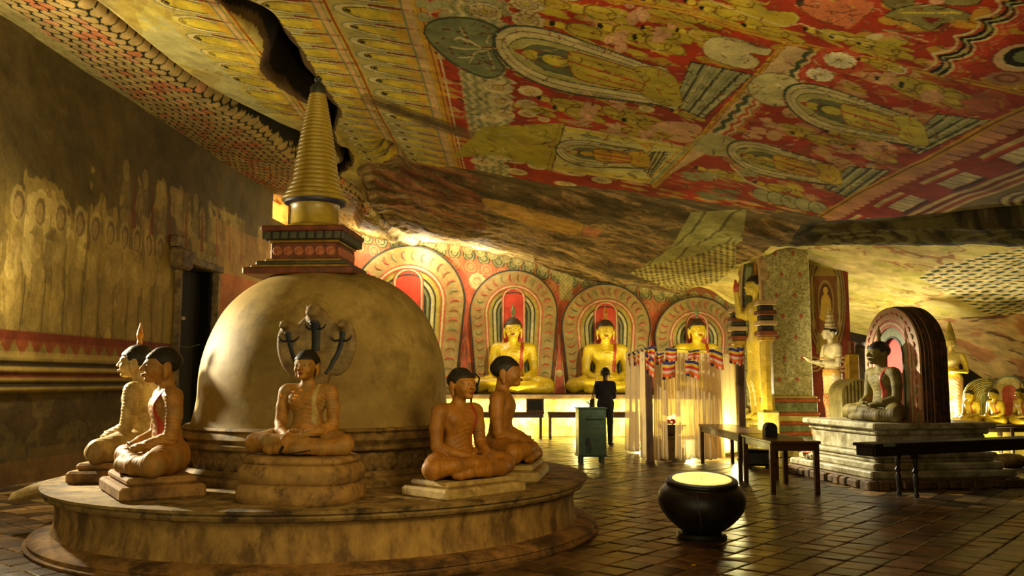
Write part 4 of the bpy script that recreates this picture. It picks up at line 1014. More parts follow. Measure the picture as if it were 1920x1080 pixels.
def sash_mesh(s, p0, p1, w, lift=.007, n=26, name='sash'):
    V = []; F = []; m = 5
    for i in range(n):
        f = i / (n - 1); cx = p0[0] + (p1[0] - p0[0]) * f; cz = p0[1] + (p1[1] - p0[1]) * f
        for j in range(m):
            x = cx + w * (j / (m - 1) - .5); y = s.front(x, cz)
            V.append([x, y if y is not None else (V[-m][1] if len(V) >= m else -.03), cz])
    Yv = np.array([v[1] for v in V]).reshape(n, m)
    Yv = np.minimum(np.maximum(Yv, Yv.mean(1, keepdims=True) - .02), Yv.mean(1, keepdims=True) + .02)
    for _ in range(6): Yv[1:-1] = (Yv[:-2] + Yv[1:-1] * 2 + Yv[2:]) / 4
    for _ in range(2): Yv[:, 1:-1] = (Yv[:, :-2] + Yv[:, 1:-1] * 2 + Yv[:, 2:]) / 4
    for i in range(n):
        for j in range(m): V[i * m + j] = (V[i * m + j][0], float(Yv[i, j]) - lift * (1 if 0 < j < m - 1 else -.4), V[i * m + j][2])
    for i in range(n - 1):
        for j in range(m - 1): F.append((i * m + j, i * m + m + j, i * m + m + j + 1, i * m + j + 1))
    me = bpy.data.meshes.new(name); me.from_pydata(V, [], F); me.polygons.foreach_set('use_smooth', np.ones(len(F), dtype=bool)); me.update(); return me
ME_SASH = sash_mesh(SEAT, (.112, .60), (.09, .26), .05, .008)
def eye_mesh():
    mb = MB(); mb.cm = 0; mb.ball((0, 0, 0), (.0165, .006, .0065), 12, 8); mb.cm = 1; mb.ball((0, -.0035, .0005), (.0062, .004, .0058), 10, 6); return mb.mesh('eye')
ME_EYE = eye_mesh()
def brow_mesh():
    mb = MB(); pts = [(-.026 + .0104 * i, .004 * ((i - 2.5) / 2.5) ** 2 * 1.2, .006 - .007 * ((i - 2.2) / 2.8) ** 2) for i in range(6)]; mb.tube(pts, [.0014, .0028, .0032, .003, .0026, .0014], 6); return mb.mesh('eyebrow')
ME_BROW = brow_mesh()
def lips_mesh():
    mb = MB(); mb.tube([(-.025, .008, .001), (-.012, -.001, .004), (0, -.003, .002), (.012, -.001, .004), (.025, .008, .001)], [.002, .005, .0055, .005, .002], 8)
    mb.tube([(-.02, .006, -.002), (-.008, -.001, -.008), (.008, -.001, -.008), (.02, .006, -.002)], [.002, .0055, .0055, .002], 8); return mb.mesh('lips')
ME_LIPS = lips_mesh()

M_HAIR = mat('dark_hair', rgb(40, 32, 22), rgb(18, 14, 10), 30, .6, .3)
M_EYEW = mat('eye_white', rgb(206, 178, 120), rgb(180, 150, 90), 30, .5, 0)
M_BLACK = mat('black_paint', rgb(24, 20, 16), rgb(14, 12, 10), 10, .5, .05)
M_LIP = mat('lip_red', rgb(130, 56, 34), rgb(110, 44, 28), 20, .5, 0)
M_ORANGE = mat('ochre_stone', rgb(180, 120, 34), rgb(136, 86, 22), 14, .55, .2, c3=rgb(128, 86, 30), scale3=7)
M_ORANGE2 = mat('worn_ochre_stone', rgb(176, 122, 44), rgb(136, 92, 28), 14, .6, .2, c3=rgb(140, 112, 58), scale3=6)
M_PALE = mat('pale_cream_stone', rgb(196, 172, 106), rgb(150, 122, 66), 7, .6, .35, c3=rgb(124, 98, 52), scale3=3)
M_GOLDY = mat('yellow_gilt', rgb(206, 176, 34), rgb(170, 140, 20), 6, .35, .08, spec=.6)
M_YOLD = mat('olive_gilt', rgb(170, 150, 62), rgb(120, 104, 40), 6, .45, .15)
M_SASH = mat('red_sash', rgb(176, 66, 44), rgb(140, 48, 32), 8, .5, .1)
M_SASHD = mat('worn_sash', rgb(150, 92, 66), rgb(120, 64, 46), 10, .6, .2)
M_FLAME = mat('flame_gold', rgb(206, 140, 30), rgb(160, 96, 20), 14, .4, .1)

def seated(label, loc, rz, sc, body, hair=M_HAIR, sash=M_SASHD, flame=None, group=None, face=True, sashed=True):
    t = thing('seated_statue', label, 'statue', loc, rz, group, sc)
    link('body', ME_SEAT, body, t)
    def put(name, me, m, p, **kw):
        o = link(name, me, m, t); o.location = p; return o
    put('hair', ME_HAIR, hair, HC).scale = HS
    if sashed: put('sash', ME_SASH, sash, (0, 0, 0))
    if flame: put('flame_finial', ME_FLAME, flame, hp(0, .014, .15))
    if face:
        for x in (-1, 1):
            put('eye', ME_EYE, [M_EYEW, M_BLACK], hp(x * .032, -.0935, .016)).scale = (1.15, 1, 1)
            o = put('eyebrow', ME_BROW, M_BLACK, hp(x * .036, -.086, .041)); o.scale = (-x, 1, 1); o.rotation_euler = (0, 0, x * .38)
        put('lips', ME_LIPS, M_LIP, hp(0, -.1125, -.0525))
    return t
def slab_pedestal(t, w, d, steps, m, name='pedestal'):
    """stepped slabs stacked downwards from z = 0; each slab a part"""
    z = 0
    for (gw, h) in steps:
        mb = MB(); mb.cbox((0, -.06, z - h / 2), (w + gw, d + gw, h), .018); mb.build(name, m, t); z -= h

# direction helper: heading angle 0 faces the camera (-Y); positive turns towards the viewer's right (+X)
STC = (-1.985, 9.40)
PT = .53                                                     # top of the round platform
def place(px, Y): return ((px - 960) / FPX * Y, Y)
# ------------------------------------------------------------ round platform and stupa
M_PLAT = mat('weathered_plaster', rgb(176, 140, 72), rgb(122, 92, 44), 7, .8, .5, c3=rgb(94, 70, 34), scale3=4.2, detail=10, stretch=(1, 1, .45))
M_PLATT = mat('worn_coping', rgb(166, 138, 76), rgb(96, 74, 40), 4, .8, .6, c3=rgb(60, 46, 26), scale3=5, detail=10)
M_STEP = mat('plinth_plaster', rgb(170, 128, 66), rgb(112, 80, 40), 4, .8, .5, c3=rgb(70, 50, 28), scale3=2.5)
cx, cy = PLC
pl = thing('round_platform', 'round plastered platform with overhanging coping carrying the white dome', 'platform', (cx, cy, 0))
NS = 128
mb = MB(); mb.lathe([(2.78, 0), (2.795, .025), (2.755, .038), (2.745, .055), (2.765, .065), (2.73, .09), (2.67, .112), (2.54, .125)], NS); mb.build('plinth_step', M_STEP, pl, auto=40)
mb = MB(); mb.lathe([(2.59, .09), (2.56, .18), (2.545, .3), (2.56, .4), (2.59, .44)], NS); mb.build('platform_wall', M_PLAT, pl, auto=40)
mb = MB(); mb.lathe([(2.59, .425), (2.645, .44), (2.66, .465), (2.645, .485), (2.68, .497), (2.685, .522), (2.66, PT), (1.2, PT)], NS); mb.build('coping', M_PLATT, pl, auto=35)
mb = MB(); a = math.radians(186)
mb.lathe([(.13, -.05), (.16, 0), (.14, .06), (.05, .1)], 16, (0, 0, 0), 2.4, 1.25)
sp = mb.build('water_spout', M_PALE, pl, auto=50); sp.location = (-2.74, -.38, .40); sp.rotation_euler = (0, math.radians(-14), math.radians(8)); sp['label'] = 'rounded pale stone spout'

st = thing('stupa', 'large cream domed stupa with square neck and ringed gold spire', 'stupa', (STC[0], STC[1], PT))
M_DOME = mat('dome_plaster', rgb(166, 142, 78), rgb(136, 112, 54), 2.4, .62, .25, c3=rgb(122, 102, 50), scale3=2.6, detail=12, spec=.3)
M_RING = mat('base_moulding', rgb(158, 128, 68), rgb(104, 80, 40), 5, .7, .4, c3=rgb(70, 54, 30), scale3=4)
for nm, prof in (('base_ring', [(1.49, 0), (1.50, .05), (1.47, .08)]), ('base_ring', [(1.45, .07), (1.46, .10), (1.43, .14)]),
                 ('frieze_drum', [(1.39, .12), (1.39, .33)]), ('base_ring', [(1.42, .31), (1.46, .335), (1.46, .365), (1.42, .385)]),
                 ('base_ring', [(1.40, .38), (1.44, .42), (1.41, .47), (1.39, .485)]), ('base_ring', [(1.39, .48), (1.415, .50), (1.39, .525)])):
    mb = MB(); mb.lathe(prof, 96); o = mb.build(nm, M_RING, st, auto=40); FD = o if nm == 'frieze_drum' else globals().get('FD')
dome = [(1.38, .52), (1.365, .56), (1.35, .62), (1.332, .70), (1.318, .80), (1.315, .92), (1.305, 1.06), (1.275, 1.22), (1.225, 1.38), (1.15, 1.55), (1.06, 1.70), (.94, 1.83), (.80, 1.94), (.64, 2.025), (.48, 2.08), (.3, 2.11)]
dome = smooth_pts([(r_ * .972, z_) for r_, z_ in dome], 4, False)
mb = MB(); mb.lathe(dome, 128); mb.build('dome', M_DOME, st, smooth=True)
mb = MB(); mb.lathe([(.088, -.012), (.094, 0), (.084, .014), (.05, .02), (.03, .012), (.02, .02)], 12)
ME_ROUND = mb.mesh('lotus_roundel')
for i in range(48):
    a = 2 * math.pi * i / 48
    o = link('lotus_roundel', ME_ROUND, M_RING, FD); o.location = (1.39 * math.sin(a), -1.39 * math.cos(a), .222); o.rotation_euler = (math.pi / 2, 0, a)
# square neck, turned a little so its right flank shows
HZ = 2.10; ha = math.radians(-4); HX = -.15      # the neck and the spire stand a hand's breadth off the dome's axis
M_HRED = mat('harmika_red', rgb(132, 66, 28), rgb(92, 42, 20), 8, .6, .2, c3=rgb(80, 50, 28)); M_HDK = mat('harmika_dark', rgb(56, 54, 44), rgb(30, 28, 22), 10, .6, .2); M_HGR = mat('harmika_green', rgb(84, 82, 54), rgb(54, 52, 34), 10, .6, .2)
M_HYE = mat('harmika_gold', rgb(176, 136, 40), rgb(130, 92, 28), 8, .5, .15); M_ROSE = mat('harmika_rosette', rgb(186, 120, 74), rgb(150, 70, 44), 20, .6, .2)
HO = {}
for nm, w, z0, z1, m in (('square_step', 1.14, -.06, .01, M_HRED), ('square_step', 1.02, .01, .04, M_HYE), ('square_step', .94, .04, .085, M_HGR), ('square_step', .80, .085, .115, M_HYE),
                         ('square_block', .71, .115, .29, M_HRED), ('square_step', .75, .29, .315, M_HYE), ('square_step', .82, .315, .40, M_HDK), ('square_step', .88, .40, .46, M_HRED)):
    mb = MB(); mb.cbox((HX, 0, HZ + (z0 + z1) / 2), (w, w, z1 - z0), .012, ha); HO[(nm, m.name)] = mb.build(nm, m, st)
for f in range(4):
    for i in range(6):
        mb = MB(); mb.lathe([(.050, -.01), (.054, 0), (.046, .01), (.028, .006), (.014, .014)], 10)
        if f == 0 and i == 0: ME_RS = mb.mesh('rosette')
        fa = ha + f * math.pi / 2; x = -.28 + .112 * i; q = .355
        o = link('rosette', ME_RS, M_ROSE, HO[('square_block', M_HRED.name)]); o.location = (HX + x * math.cos(fa) + q * math.sin(fa), x * math.sin(fa) - q * math.cos(fa), HZ + .203); o.rotation_euler = (math.pi / 2, 0, fa)
    for i in range(9):
        if f == 0 and i == 0:
            mb = MB(); mb.prism([(-.028, -.036), (.028, -.036), (.038, .036), (-.038, .036)], -.012, .012); ME_DN = mb.mesh('dentil')
        fa = ha + f * math.pi / 2; x = -.368 + .092 * i; q = .416
        o = link('dentil', ME_DN, M_HGR, HO[('square_step', M_HDK.name)]); o.location = (HX + x * math.cos(fa) + q * math.sin(fa), x * math.sin(fa) - q * math.cos(fa), HZ + .358); o.rotation_euler = (0, 0, fa)
# drum and ringed cone
M_SPIRE = mat('spire_gold', rgb(182, 154, 50), rgb(140, 112, 32), 5, .38, .12, spec=.6)
M_BLUE = mat('spire_blue', rgb(52, 50, 84), rgb(36, 36, 56), 8, .5, .1)
M_LEAD = mat('finial_dark', rgb(60, 64, 52), rgb(34, 36, 30), 14, .5, .2)
SZ = HZ + .46
mb = MB(); mb.lathe([(.37, 0), (.36, .03), (.27, .06), (.255, .08), (.25, .22), (.255, .27), (.27, .29)], 48); mb.build('spire_drum', M_SPIRE, st, auto=40).location = (HX, 0, SZ)
mb = MB(); mb.lathe([(.27, .285), (.325, .30), (.33, .33), (.28, .335)], 48, (0, 0, 0)); mb.build('blue_band', M_BLUE, st, auto=40).location = (HX, 0, SZ)
NR = 27; z = SZ + .325; H = 1.19
for i in range(NR):
    f = i / NR; r = .345 * (1 - f) ** 1.0 * .0 + (.335 - .04 * min(1, f * 9)) * (1 - f) ** .62 * (1 - .0 * f) + .0
    r = .362 - .11 * min(1, f / .14) ** .8 - .165 * max(0, (f - .14) / .86) ** 1.05
    h = (1.25 - .5 * f) * H / NR
    mb = MB(); mb.lathe([(r * .93, 0), (r * .985, h * .16), (r, h * .45), (r * .985, h * .72), (r * .94, h * 1.0)], 40); o = mb.build('spire_ring', M_SPIRE, st, auto=60); o.location = (HX, 0, z); z += h
mb = MB(); mb.lathe([(.075, 0), (.085, .03), (.08, .09), (.05, .13), (.025, .15), (.04, .165), (.045, .19), (.02, .215), (.004, .23)], 20); o = mb.build('finial', M_LEAD, st, auto=50); o.location = (HX, 0, z - .01)

# ------------------------------------------------------------ statues round the dome
CAMDIR = math.atan2(-cx, cy)    # heading from the platform towards the camera
# hooded central figure on coils
x, y = place(578, 7.35)
nb_ = thing('hooded_statue', 'ochre meditating figure sheltered by a three-headed cobra hood on stone coils', 'statue', (x, y, PT + .365), math.radians(-12), None, .95)
link('body', ME_SEAT, M_ORANGE2, nb_)
for nm, me, m, p in (('hair', ME_HAIR, M_HAIR, HC), ('sash', ME_SASH, M_PALE, (0, 0, 0)), ('lips', ME_LIPS, M_LIP, hp(0, -.1125, -.0525))):
    o = link(nm, me, m, nb_); o.location = p
    if nm == 'hair': o.scale = HS
for s_ in (-1, 1):
    o = link('eye', ME_EYE, [M_EYEW, M_BLACK], nb_); o.location = hp(s_ * .032, -.0935, .016); o.scale = (1.15, 1, 1)
    o = link('eyebrow', ME_BROW, M_BLACK, nb_); o.location = hp(s_ * .036, -.086, .041); o.scale = (-s_, 1, 1); o.rotation_euler = (0, 0, s_ * .38)
M_COIL = mat('coil_stone', rgb(176, 138, 74), rgb(128, 96, 48), 6, .75, .5, c3=rgb(92, 70, 38), scale3=4)
for z0, z1, w, d in ((-.075, 0, .47, .36), (-.235, -.065, .515, .40), (-.40, -.225, .52, .42)):
    h = (z1 - z0) / 2; pr = [(1 - (1 - math.cos(a)) * .0 - .13 * (1 - math.cos(a)), h * math.sin(a)) for a in np.linspace(-math.pi / 2, math.pi / 2, 11)]
    mb = MB(); mb.lathe([(.5, -h)] + pr + [(.5, h)], 56, (0, -.05, (z0 + z1) / 2), w, d, 3.2); mb.build('coil', M_COIL, nb_, smooth=True)
s = SDF((-.42, -.05, .45), (.42, .32, 1.3), .011)
s.ell((0, .18, .95), (.245, .045, .29), .02)
for q in (-1, 1): s.ell((q * .235, .17, .91), (.14, .042, .245), .02, rot=('Y', q * .22))
s.ell((0, .105, .97), (.205, .06, .25), .02, cut=True)
for q in (-1, 1): s.ell((q * .25, .10, .92), (.10, .055, .19), .015, cut=True, rot=('Y', q * .22))
s.cone((0, .16, .45), (0, .17, .75), .10, .14, .05)
for (X, Z, k) in ((0, 1.235, 1.0), (-.275, 1.12, .62), (.275, 1.12, .62)):
    s.cone((X, .17, Z - .03 * k), (X, .10, Z + .01 * k), .09 * k, .065 * k, .03); s.ell((X, .06, Z - .005), (.052 * k, .05 * k, .032 * k), .03)
    for q in (-1, 1): s.ell((X + q * .052 * k, .085, Z + .05 * k), (.015 * k, .015 * k, .015 * k), .008)
M_HOOD = mat('hood_stone', rgb(150, 126, 78), rgb(104, 84, 48), 7, .7, .4, c3=rgb(84, 66, 40))
link('cobra_hood', s.mesh('cobra_hood'), M_HOOD, nb_)
M_STRIPE = mat('hood_stripe', rgb(40, 42, 48), rgb(24, 24, 26), 12, .5, .2)
def neck_strip(p0, p1, w0, w1, bend):
    mb = MB(); n = 19
    for i in range(n):
        f = i / (n - 1); x_ = p0[0] + (p1[0] - p0[0]) * f + bend * math.sin(f * math.pi); z_ = p0[1] + (p1[1] - p0[1]) * f
        yy = s.front(x_, z_); yy = .14 if yy is None else yy
        w = w0 + (w1 - w0) * f
        mb.lathe([(w * .8, -.013), (w, 0), (w * .8, .013)], 10, (x_, yy + .004, z_), 1, .45)
    for q in (-1, 1):
        x_ = p1[0] * .9 + p0[0] * .1; z_ = p1[1] * .85 + p0[1] * .15; yy = (s.front(x_ + q * .06, z_) or .14)
        mb.tube([(x_ + q * .02, yy - .006, z_ - .02), (x_ + q * .055, yy - .01, z_ - .025), (x_ + q * .085, yy - .01, z_ - .005), (x_ + q * .10, yy - .01, z_ + .02)], [.012, .009, .007, .004], 6)
    mb.build('hood_stripe', M_STRIPE, nb_, auto=50)
neck_strip((0, .90), (0, 1.15), .045, .052, 0); neck_strip((-.12, .70), (-.265, 1.06), .026, .034, -.025); neck_strip((.12, .70), (.265, 1.06), .026, .034, .025)
M_LEAFG = mat('gold_leaf', rgb(226, 150, 40), rgb(200, 120, 30), 20, .35, .05)
for x_, z_ in ((-.235, .50), (-.095, .53), (-.06, .50), (-.03, .545), (-.075, .475)):
    mb = MB(); mb.ball((x_, SEAT.front(x_, z_) - .001, z_), (.016, .006, .014), 8, 6); mb.build('gold_leaf', M_LEAFG, nb_)
mb = MB(); mb.tube([(-.07, -.36, .03), (0, -.385, .015), (.06, -.38, .02)], .006, 5); mb.tube([(-.06, -.37, .02), (-.045, -.37, .05), (-.03, -.37, .075)], .012, 6); mb.tube([(0, -.385, .012), (.1, -.375, .03), (.19, -.35, .045)], .005, 5); mb.tube([(-.02, -.385, .008), (.1, -.38, .012), (.2, -.36, .014)], .004, 5)
tw = mb.build('dark_twig', M_BLACK); tw.location = (x + .0, y, PT + .375); tw.rotation_euler = (0, 0, math.radians(-10)); tag(tw, 'dry black twig lying before the hooded figure on the coils', 'twig')

# right pair, left pair
for px, Y, rz, sc, lab, body, fl, sash in (
        (864, 7.72, 46, 1.04, 'ochre seated statue with black hair facing half right by the dome', M_ORANGE, None, M_SASH),
        (946, 8.95, 82, 1.17, 'dark ochre seated statue in profile at the platform right edge', M_ORANGE, None, M_SASHD),
        (311, 7.75, -57, 1.2, 'ochre seated statue turned left, nearer of the two left of the dome', M_ORANGE2, None, M_SASH),
        (262, 8.9, -86, 1.26, 'pale seated statue in left profile, partly behind the nearer ochre one', M_PALE, M_FLAME, M_SASHD)):
    X, Y = place(px, Y)
    left = rz < 0
    zz = PT + (.15 * sc if left else .135 * sc)
    t = seated(lab, (X, Y, zz), math.radians(rz), sc, body, sash=sash, flame=fl)
    slab_pedestal(t, .80, .46, ((.0, .055), (.10, .095)) if left else ((.0, .05), (.10, .085)), M_PALE if not left else M_STEP, 'pedestal_slab')
    for c in t.children:
        if c.name.startswith('pedestal'): c.scale = (1, 1, 1)
# ------------------------------------------------------------ far row: painted arches, seated figures, ledge, benches
M_LEDGE = mat('yellow_ledge', rgb(236, 222, 140), rgb(214, 190, 100), 6, .5, .2, c3=rgb(160, 120, 50)); M_LTOP = mat('ledge_slab', rgb(96, 70, 36), rgb(62, 44, 24), 8, .6, .2)
ld = thing('altar_ledge', 'long yellow altar ledge with a brown slab under the far seated figures', 'ledge', (0, 24.25, 0))
mb = MB(); mb.cbox((.1, .0, .5), (11.6, 1.2, 1.0), .02); mb.build('ledge_front', M_LEDGE, ld)
mb = MB(); mb.cbox((.1, -.03, 1.06), (11.8, 1.34, .13), .02); mb.build('ledge_slab', M_LTOP, ld)
mb = MB()
for i in range(1): mb.cbox((.1, -.62, .06), (11.6, .1, .12), .01)
mb.build('ledge_foot', M_LEDGE, ld)
def arch_line(hw, z0, zs, ht, n=22, pinch=0.0):
    pts = [(-hw * (1 - pinch), z0), (-hw * (1 - pinch * .5), (z0 + zs) / 2)]
    for i in range(n + 1):
        a = math.pi * (1 - i / n); pts.append((hw * math.cos(a), zs + ht * math.sin(a)))
    return pts + [(hw * (1 - pinch * .5), (z0 + zs) / 2), (hw * (1 - pinch), z0)]
M_ARCO = mat('arch_outline', rgb(60, 58, 40), rgb(36, 34, 24), 10, .6, .1); M_ARCC = mat('arch_cream', rgb(168, 146, 82), rgb(136, 112, 58), 6, .55, .2, c3=rgb(160, 112, 62), scale3=5)
M_ARCR = mat('arch_red', rgb(196, 92, 60), rgb(150, 60, 40), 8, .55, .15); M_ARCG = mat('arch_green', rgb(138, 138, 84), rgb(100, 104, 62), 8, .55, .15); M_ARCY = mat('arch_olive', rgb(176, 156, 62), rgb(146, 122, 44), 6, .55, .15)
M_ARCW = mat('arch_white', rgb(206, 192, 132), rgb(170, 150, 96), 9, .55, .1); M_ARCRED = mat('halo_red', rgb(206, 70, 40), rgb(176, 50, 30), 6, .55, .1)
M_CURL2 = mat('curl_ochre', rgb(160, 110, 54), rgb(120, 80, 38), 10, .6, .1)
def painted_arch(x, Y, z0, hw, top, label, group=None, src=None, teeth=True):
    t = thing('halo_arch', label, 'arch', (x, Y, z0), 0, group)
    H = top; zs = H - hw * 1.0; pin = .17
    if src is not None:
        for c in src.children:
            d = c.copy(); COL.objects.link(d); d.parent = t
        t.scale = (hw / src['hw'], 1, top / src['top']); return t
    A = lambda k: arch_line(hw * k, 0, zs + (1 - k) * hw * .0, hw * k * (1.0), 26, pin)
    y = .0
    for nm, k0, k1, m, th in (('outline', .97, 1.0, M_ARCO, .10), ('scroll_band', .66, .97, M_ARCC, .085), ('stripe', .635, .66, M_ARCR, .1), ('stripe', .60, .635, M_ARCW, .095), ('stripe', .575, .60, M_ARCR, .1),
                              ('inner_band', .49, .575, M_ARCY, .07), ('stripe', .465, .49, M_ARCO, .08), ('inner_band', .40, .465, M_ARCW, .06), ('stripe', .37, .40, M_ARCO, .07), ('inner_band', .32, .37, M_ARCG, .055), ('stripe', .27, .32, M_ARCO, .06)):
        mb = MB(); mb.band(A(k0), A(k1), -th, .02); o = mb.build(nm, m, t); sb_ = o if nm == 'scroll_band' else (sb_ if nm != 'outline' else None)
    mb = MB(); mb.prism(A(.58), -.04, .02); mb.build('backing', M_ARCG, t)
    hh = hw * .27; zt_ = zs + hw * .60
    h2 = lambda k: arch_line(hh * k, zs - hw * .75, zt_ - hh * 1.0, hh * k, 18)
    mb = MB(); mb.prism(h2(.82), -.075, .0); mb.build('head_halo', M_ARCRED, t)
    mb = MB(); mb.band(h2(.82), h2(.92), -.09, .0); mb.build('halo_rim', M_ARCW, t)
    mb = MB(); mb.band(h2(.92), h2(1.0), -.095, .0); mb.build('halo_rim', M_ARCR, t)
    # little curls set along the wide band
    L = arch_line(hw * .815, 0, zs, hw * .815, 26, pin); seg = [math.dist(L[i], L[i + 1]) for i in range(len(L) - 1)]; tot = sum(seg); n = 34
    mb_c = MB(); mb_c.tube([(-.10, -.005, -.03), (-.03, -.012, .02), (.04, -.012, .02), (.09, -.008, -.02)], [.012, .022, .022, .01], 6)
    curl = mb_c.mesh('curl'); d = .0; i = 0; acc = 0
    for k in range(n):
        want = (k + .5) / n * tot
        while i < len(seg) - 1 and acc + seg[i] < want: acc += seg[i]; i += 1
        f = (want - acc) / seg[i]; px_ = L[i][0] + (L[i + 1][0] - L[i][0]) * f; pz_ = L[i][1] + (L[i + 1][1] - L[i][1]) * f
        ang = math.atan2(L[i + 1][1] - L[i][1], L[i + 1][0] - L[i][0])
        o = link('curl', curl, (M_ARCR, M_CURL2, M_ARCR, M_ARCG)[k % 4], sb_); o.location = (px_, -.085, pz_); o.rotation_euler = (0, -ang - math.pi / 2, 0); sc_ = hw / 1.15; o.scale = (sc_, 1, sc_)
    t['hw'] = hw; t['top'] = top; return t
YA = 24.9
def far_x(px, Y=24.4): return (px - 960) / FPX * Y
ZL = 1.13
def zat(py, Y): return float(at(960, py, Y)[2])
arches = [(765, 108, 460, 'large painted halo arch half hidden behind the dome'), (963, 83, 506, 'painted halo arch left of the donation box, next to the half-hidden one'),
          (1136, 84, 532, 'painted halo arch around the gold figure with a bright orange flame'), (1306, 80, 556, 'painted halo arch behind the gold figure above the white curtains')]
A0 = None
for i, (px, hwp, topy, lab) in enumerate(arches):
    X = far_x(px, YA); hw = hwp / FPX * YA; top = zat(topy, YA) - ZL
    t = painted_arch(X, YA, ZL, hw, top, lab)
for i, px in enumerate((872, 1048, 1218)):
    X = far_x(px, 24.85); mb = MB(); mb.prism([(-.15, 0), (.15, 0), (.025, 1.5), (-.025, 1.5)], -.1, .05); 
    t = thing('wall_pinnacle', ('narrow red pointed pinnacle between the dome-side arch and its neighbour', 'narrow red pointed pinnacle behind the donation box, between two arches', 'narrow red pointed pinnacle above the left curtain edge')[i], 'pinnacle', (X, 24.85, ZL))
    mb.build('pinnacle_body', M_ARCR, t)
    mb = MB(); mb.prism([(-.185, -.01), (-.15, -.01), (-.025, 1.5), (0, 1.65)], -.12, .05); mb.build('pinnacle_edge', M_ARCW, t)
    mb = MB(); mb.prism([(.185, -.01), (.15, -.01), (.025, 1.5), (0, 1.65)], -.12, .05); mb.build('pinnacle_edge', M_ARCW, t)
    mb = MB(); mb.lathe([(.09, -.02), (.10, 0), (.05, .02), (.02, .03)], 12); o = mb.build('pinnacle_rosette', M_ARCW, t); o.location = (0, -.1, .55); o.rotation_euler = (math.pi / 2, 0, 0)
M_FHAIR = mat('brown_hair', rgb(74, 56, 36), rgb(44, 32, 20), 26, .6, .2)
for px, wpx, lab, fl in ((764, 150, 'gold seated statue of the far row hidden behind the dome', M_YOLD), (962, 150, 'gold seated statue with a green flame, in the arch left of the donation box', M_ARCG),
                         (1136, 146, 'gold seated statue with an orange flame, behind the standing visitor', M_FLAME), (1308, 148, 'gold seated statue rising above the flags and white curtains', M_ARCG)):
    X = far_x(px, 24.3); sc = wpx / FPX * 24.3 / .95
    if px == 764: continue
    seated(lab, (X, 24.38, ZL - .01), math.radians(-2 if px < 1200 else 4), sc, M_GOLDY, hair=M_FHAIR, sash=M_SASH, flame=fl)
seated('gold seated statue of the far row, mostly hidden by the dome', (far_x(764, 24.4), 24.4, ZL - .01), 0, 2.2, M_GOLDY, hair=M_FHAIR, sash=M_SASH, flame=M_ARCG)

# benches before the ledge
M_BENCH = mat('bench_wood', rgb(98, 62, 32), rgb(60, 36, 18), 9, .4, .15, stretch=(.3, 1, 1))
def table(name, label, cat, loc, rz, L, W, Hh, legs, m=M_BENCH, apron=.10, turned=False, lw=.055, group=None, lx=.04):
    t = thing(name, label, cat, loc, rz, group)
    mb = MB(); mb.cbox((0, 0, Hh - .02), (L, W, .04), .008); mb.build('tabletop', m, t)
    for q in (-1, 1):
        mb = MB(); mb.box((0, q * (W / 2 - .035), Hh - .04 - apron / 2), (L - .08, .025, apron)); mb.build('apron', m, t)
        mb = MB(); mb.box((q * (L / 2 - .035), 0, Hh - .04 - apron / 2), (.025, W - .1, apron)); mb.build('apron', m, t)
    for x_ in legs:
        for q in (-1, 1):
            mb = MB(); y_ = q * (W / 2 - .04)
            if turned:
                h = Hh - .04; mb.lathe([(.03, 0), (.034, .03), (.022, .06), (.03, h * .25), (.036, h * .38), (.02, h * .45), (.042, h * .5), (.02, h * .56), (.034, h * .62), (.03, h * .72), (.03, h * .75)], 12, (x_, y_, 0)); mb.box((x_, y_, h * .87), (.065, .065, h * .26))
            else: mb.box((x_, y_, (Hh - .04) / 2), (lw, lw, Hh - .04), 0, 1.12)
            mb.build('leg', m, t, auto=40 if turned else None)
    return t
table('offering_bench', 'long brown offering bench before the far ledge, left end behind the statues', 'bench', (-.35, 22.75, 0), 0, 2.35, .5, .68, (-1.0, 1.08))
table('offering_bench', 'long brown offering bench behind the green box and the visitor', 'bench', (2.05, 22.75, 0), 0, 2.3, .5, .68, (-1.08, 1.08))
# framed dark picture leaning on the bench
pf = thing('picture_frame', 'small dark framed picture standing on the brown bench', 'picture', (far_x(1003, 22.8), 22.78, .68), 0)
w, h = .45, .34
M_FRAME = mat('frame_wood', rgb(110, 84, 46), rgb(80, 58, 30), 10, .5, .1)
for q in (-1, 1):
    mb = MB(); mb.box((q * (w / 2 - .02), 0, h / 2), (.04, .035, h)); mb.build('frame_bar', M_FRAME, pf)
    mb = MB(); mb.box((0, 0, h / 2 + q * (h / 2 - .02)), (w - .08, .035, .04)); mb.build('frame_bar', M_FRAME, pf)
mb = MB(); mb.box((0, .008, h / 2), (w - .08, .012, h - .08)); mb.build('picture', M_BLACK, pf)
mb = MB(); mb.tube([(0, .02, h * .8), (0, .16, 0)], .012, 6); mb.build('strut', M_FRAME, pf)
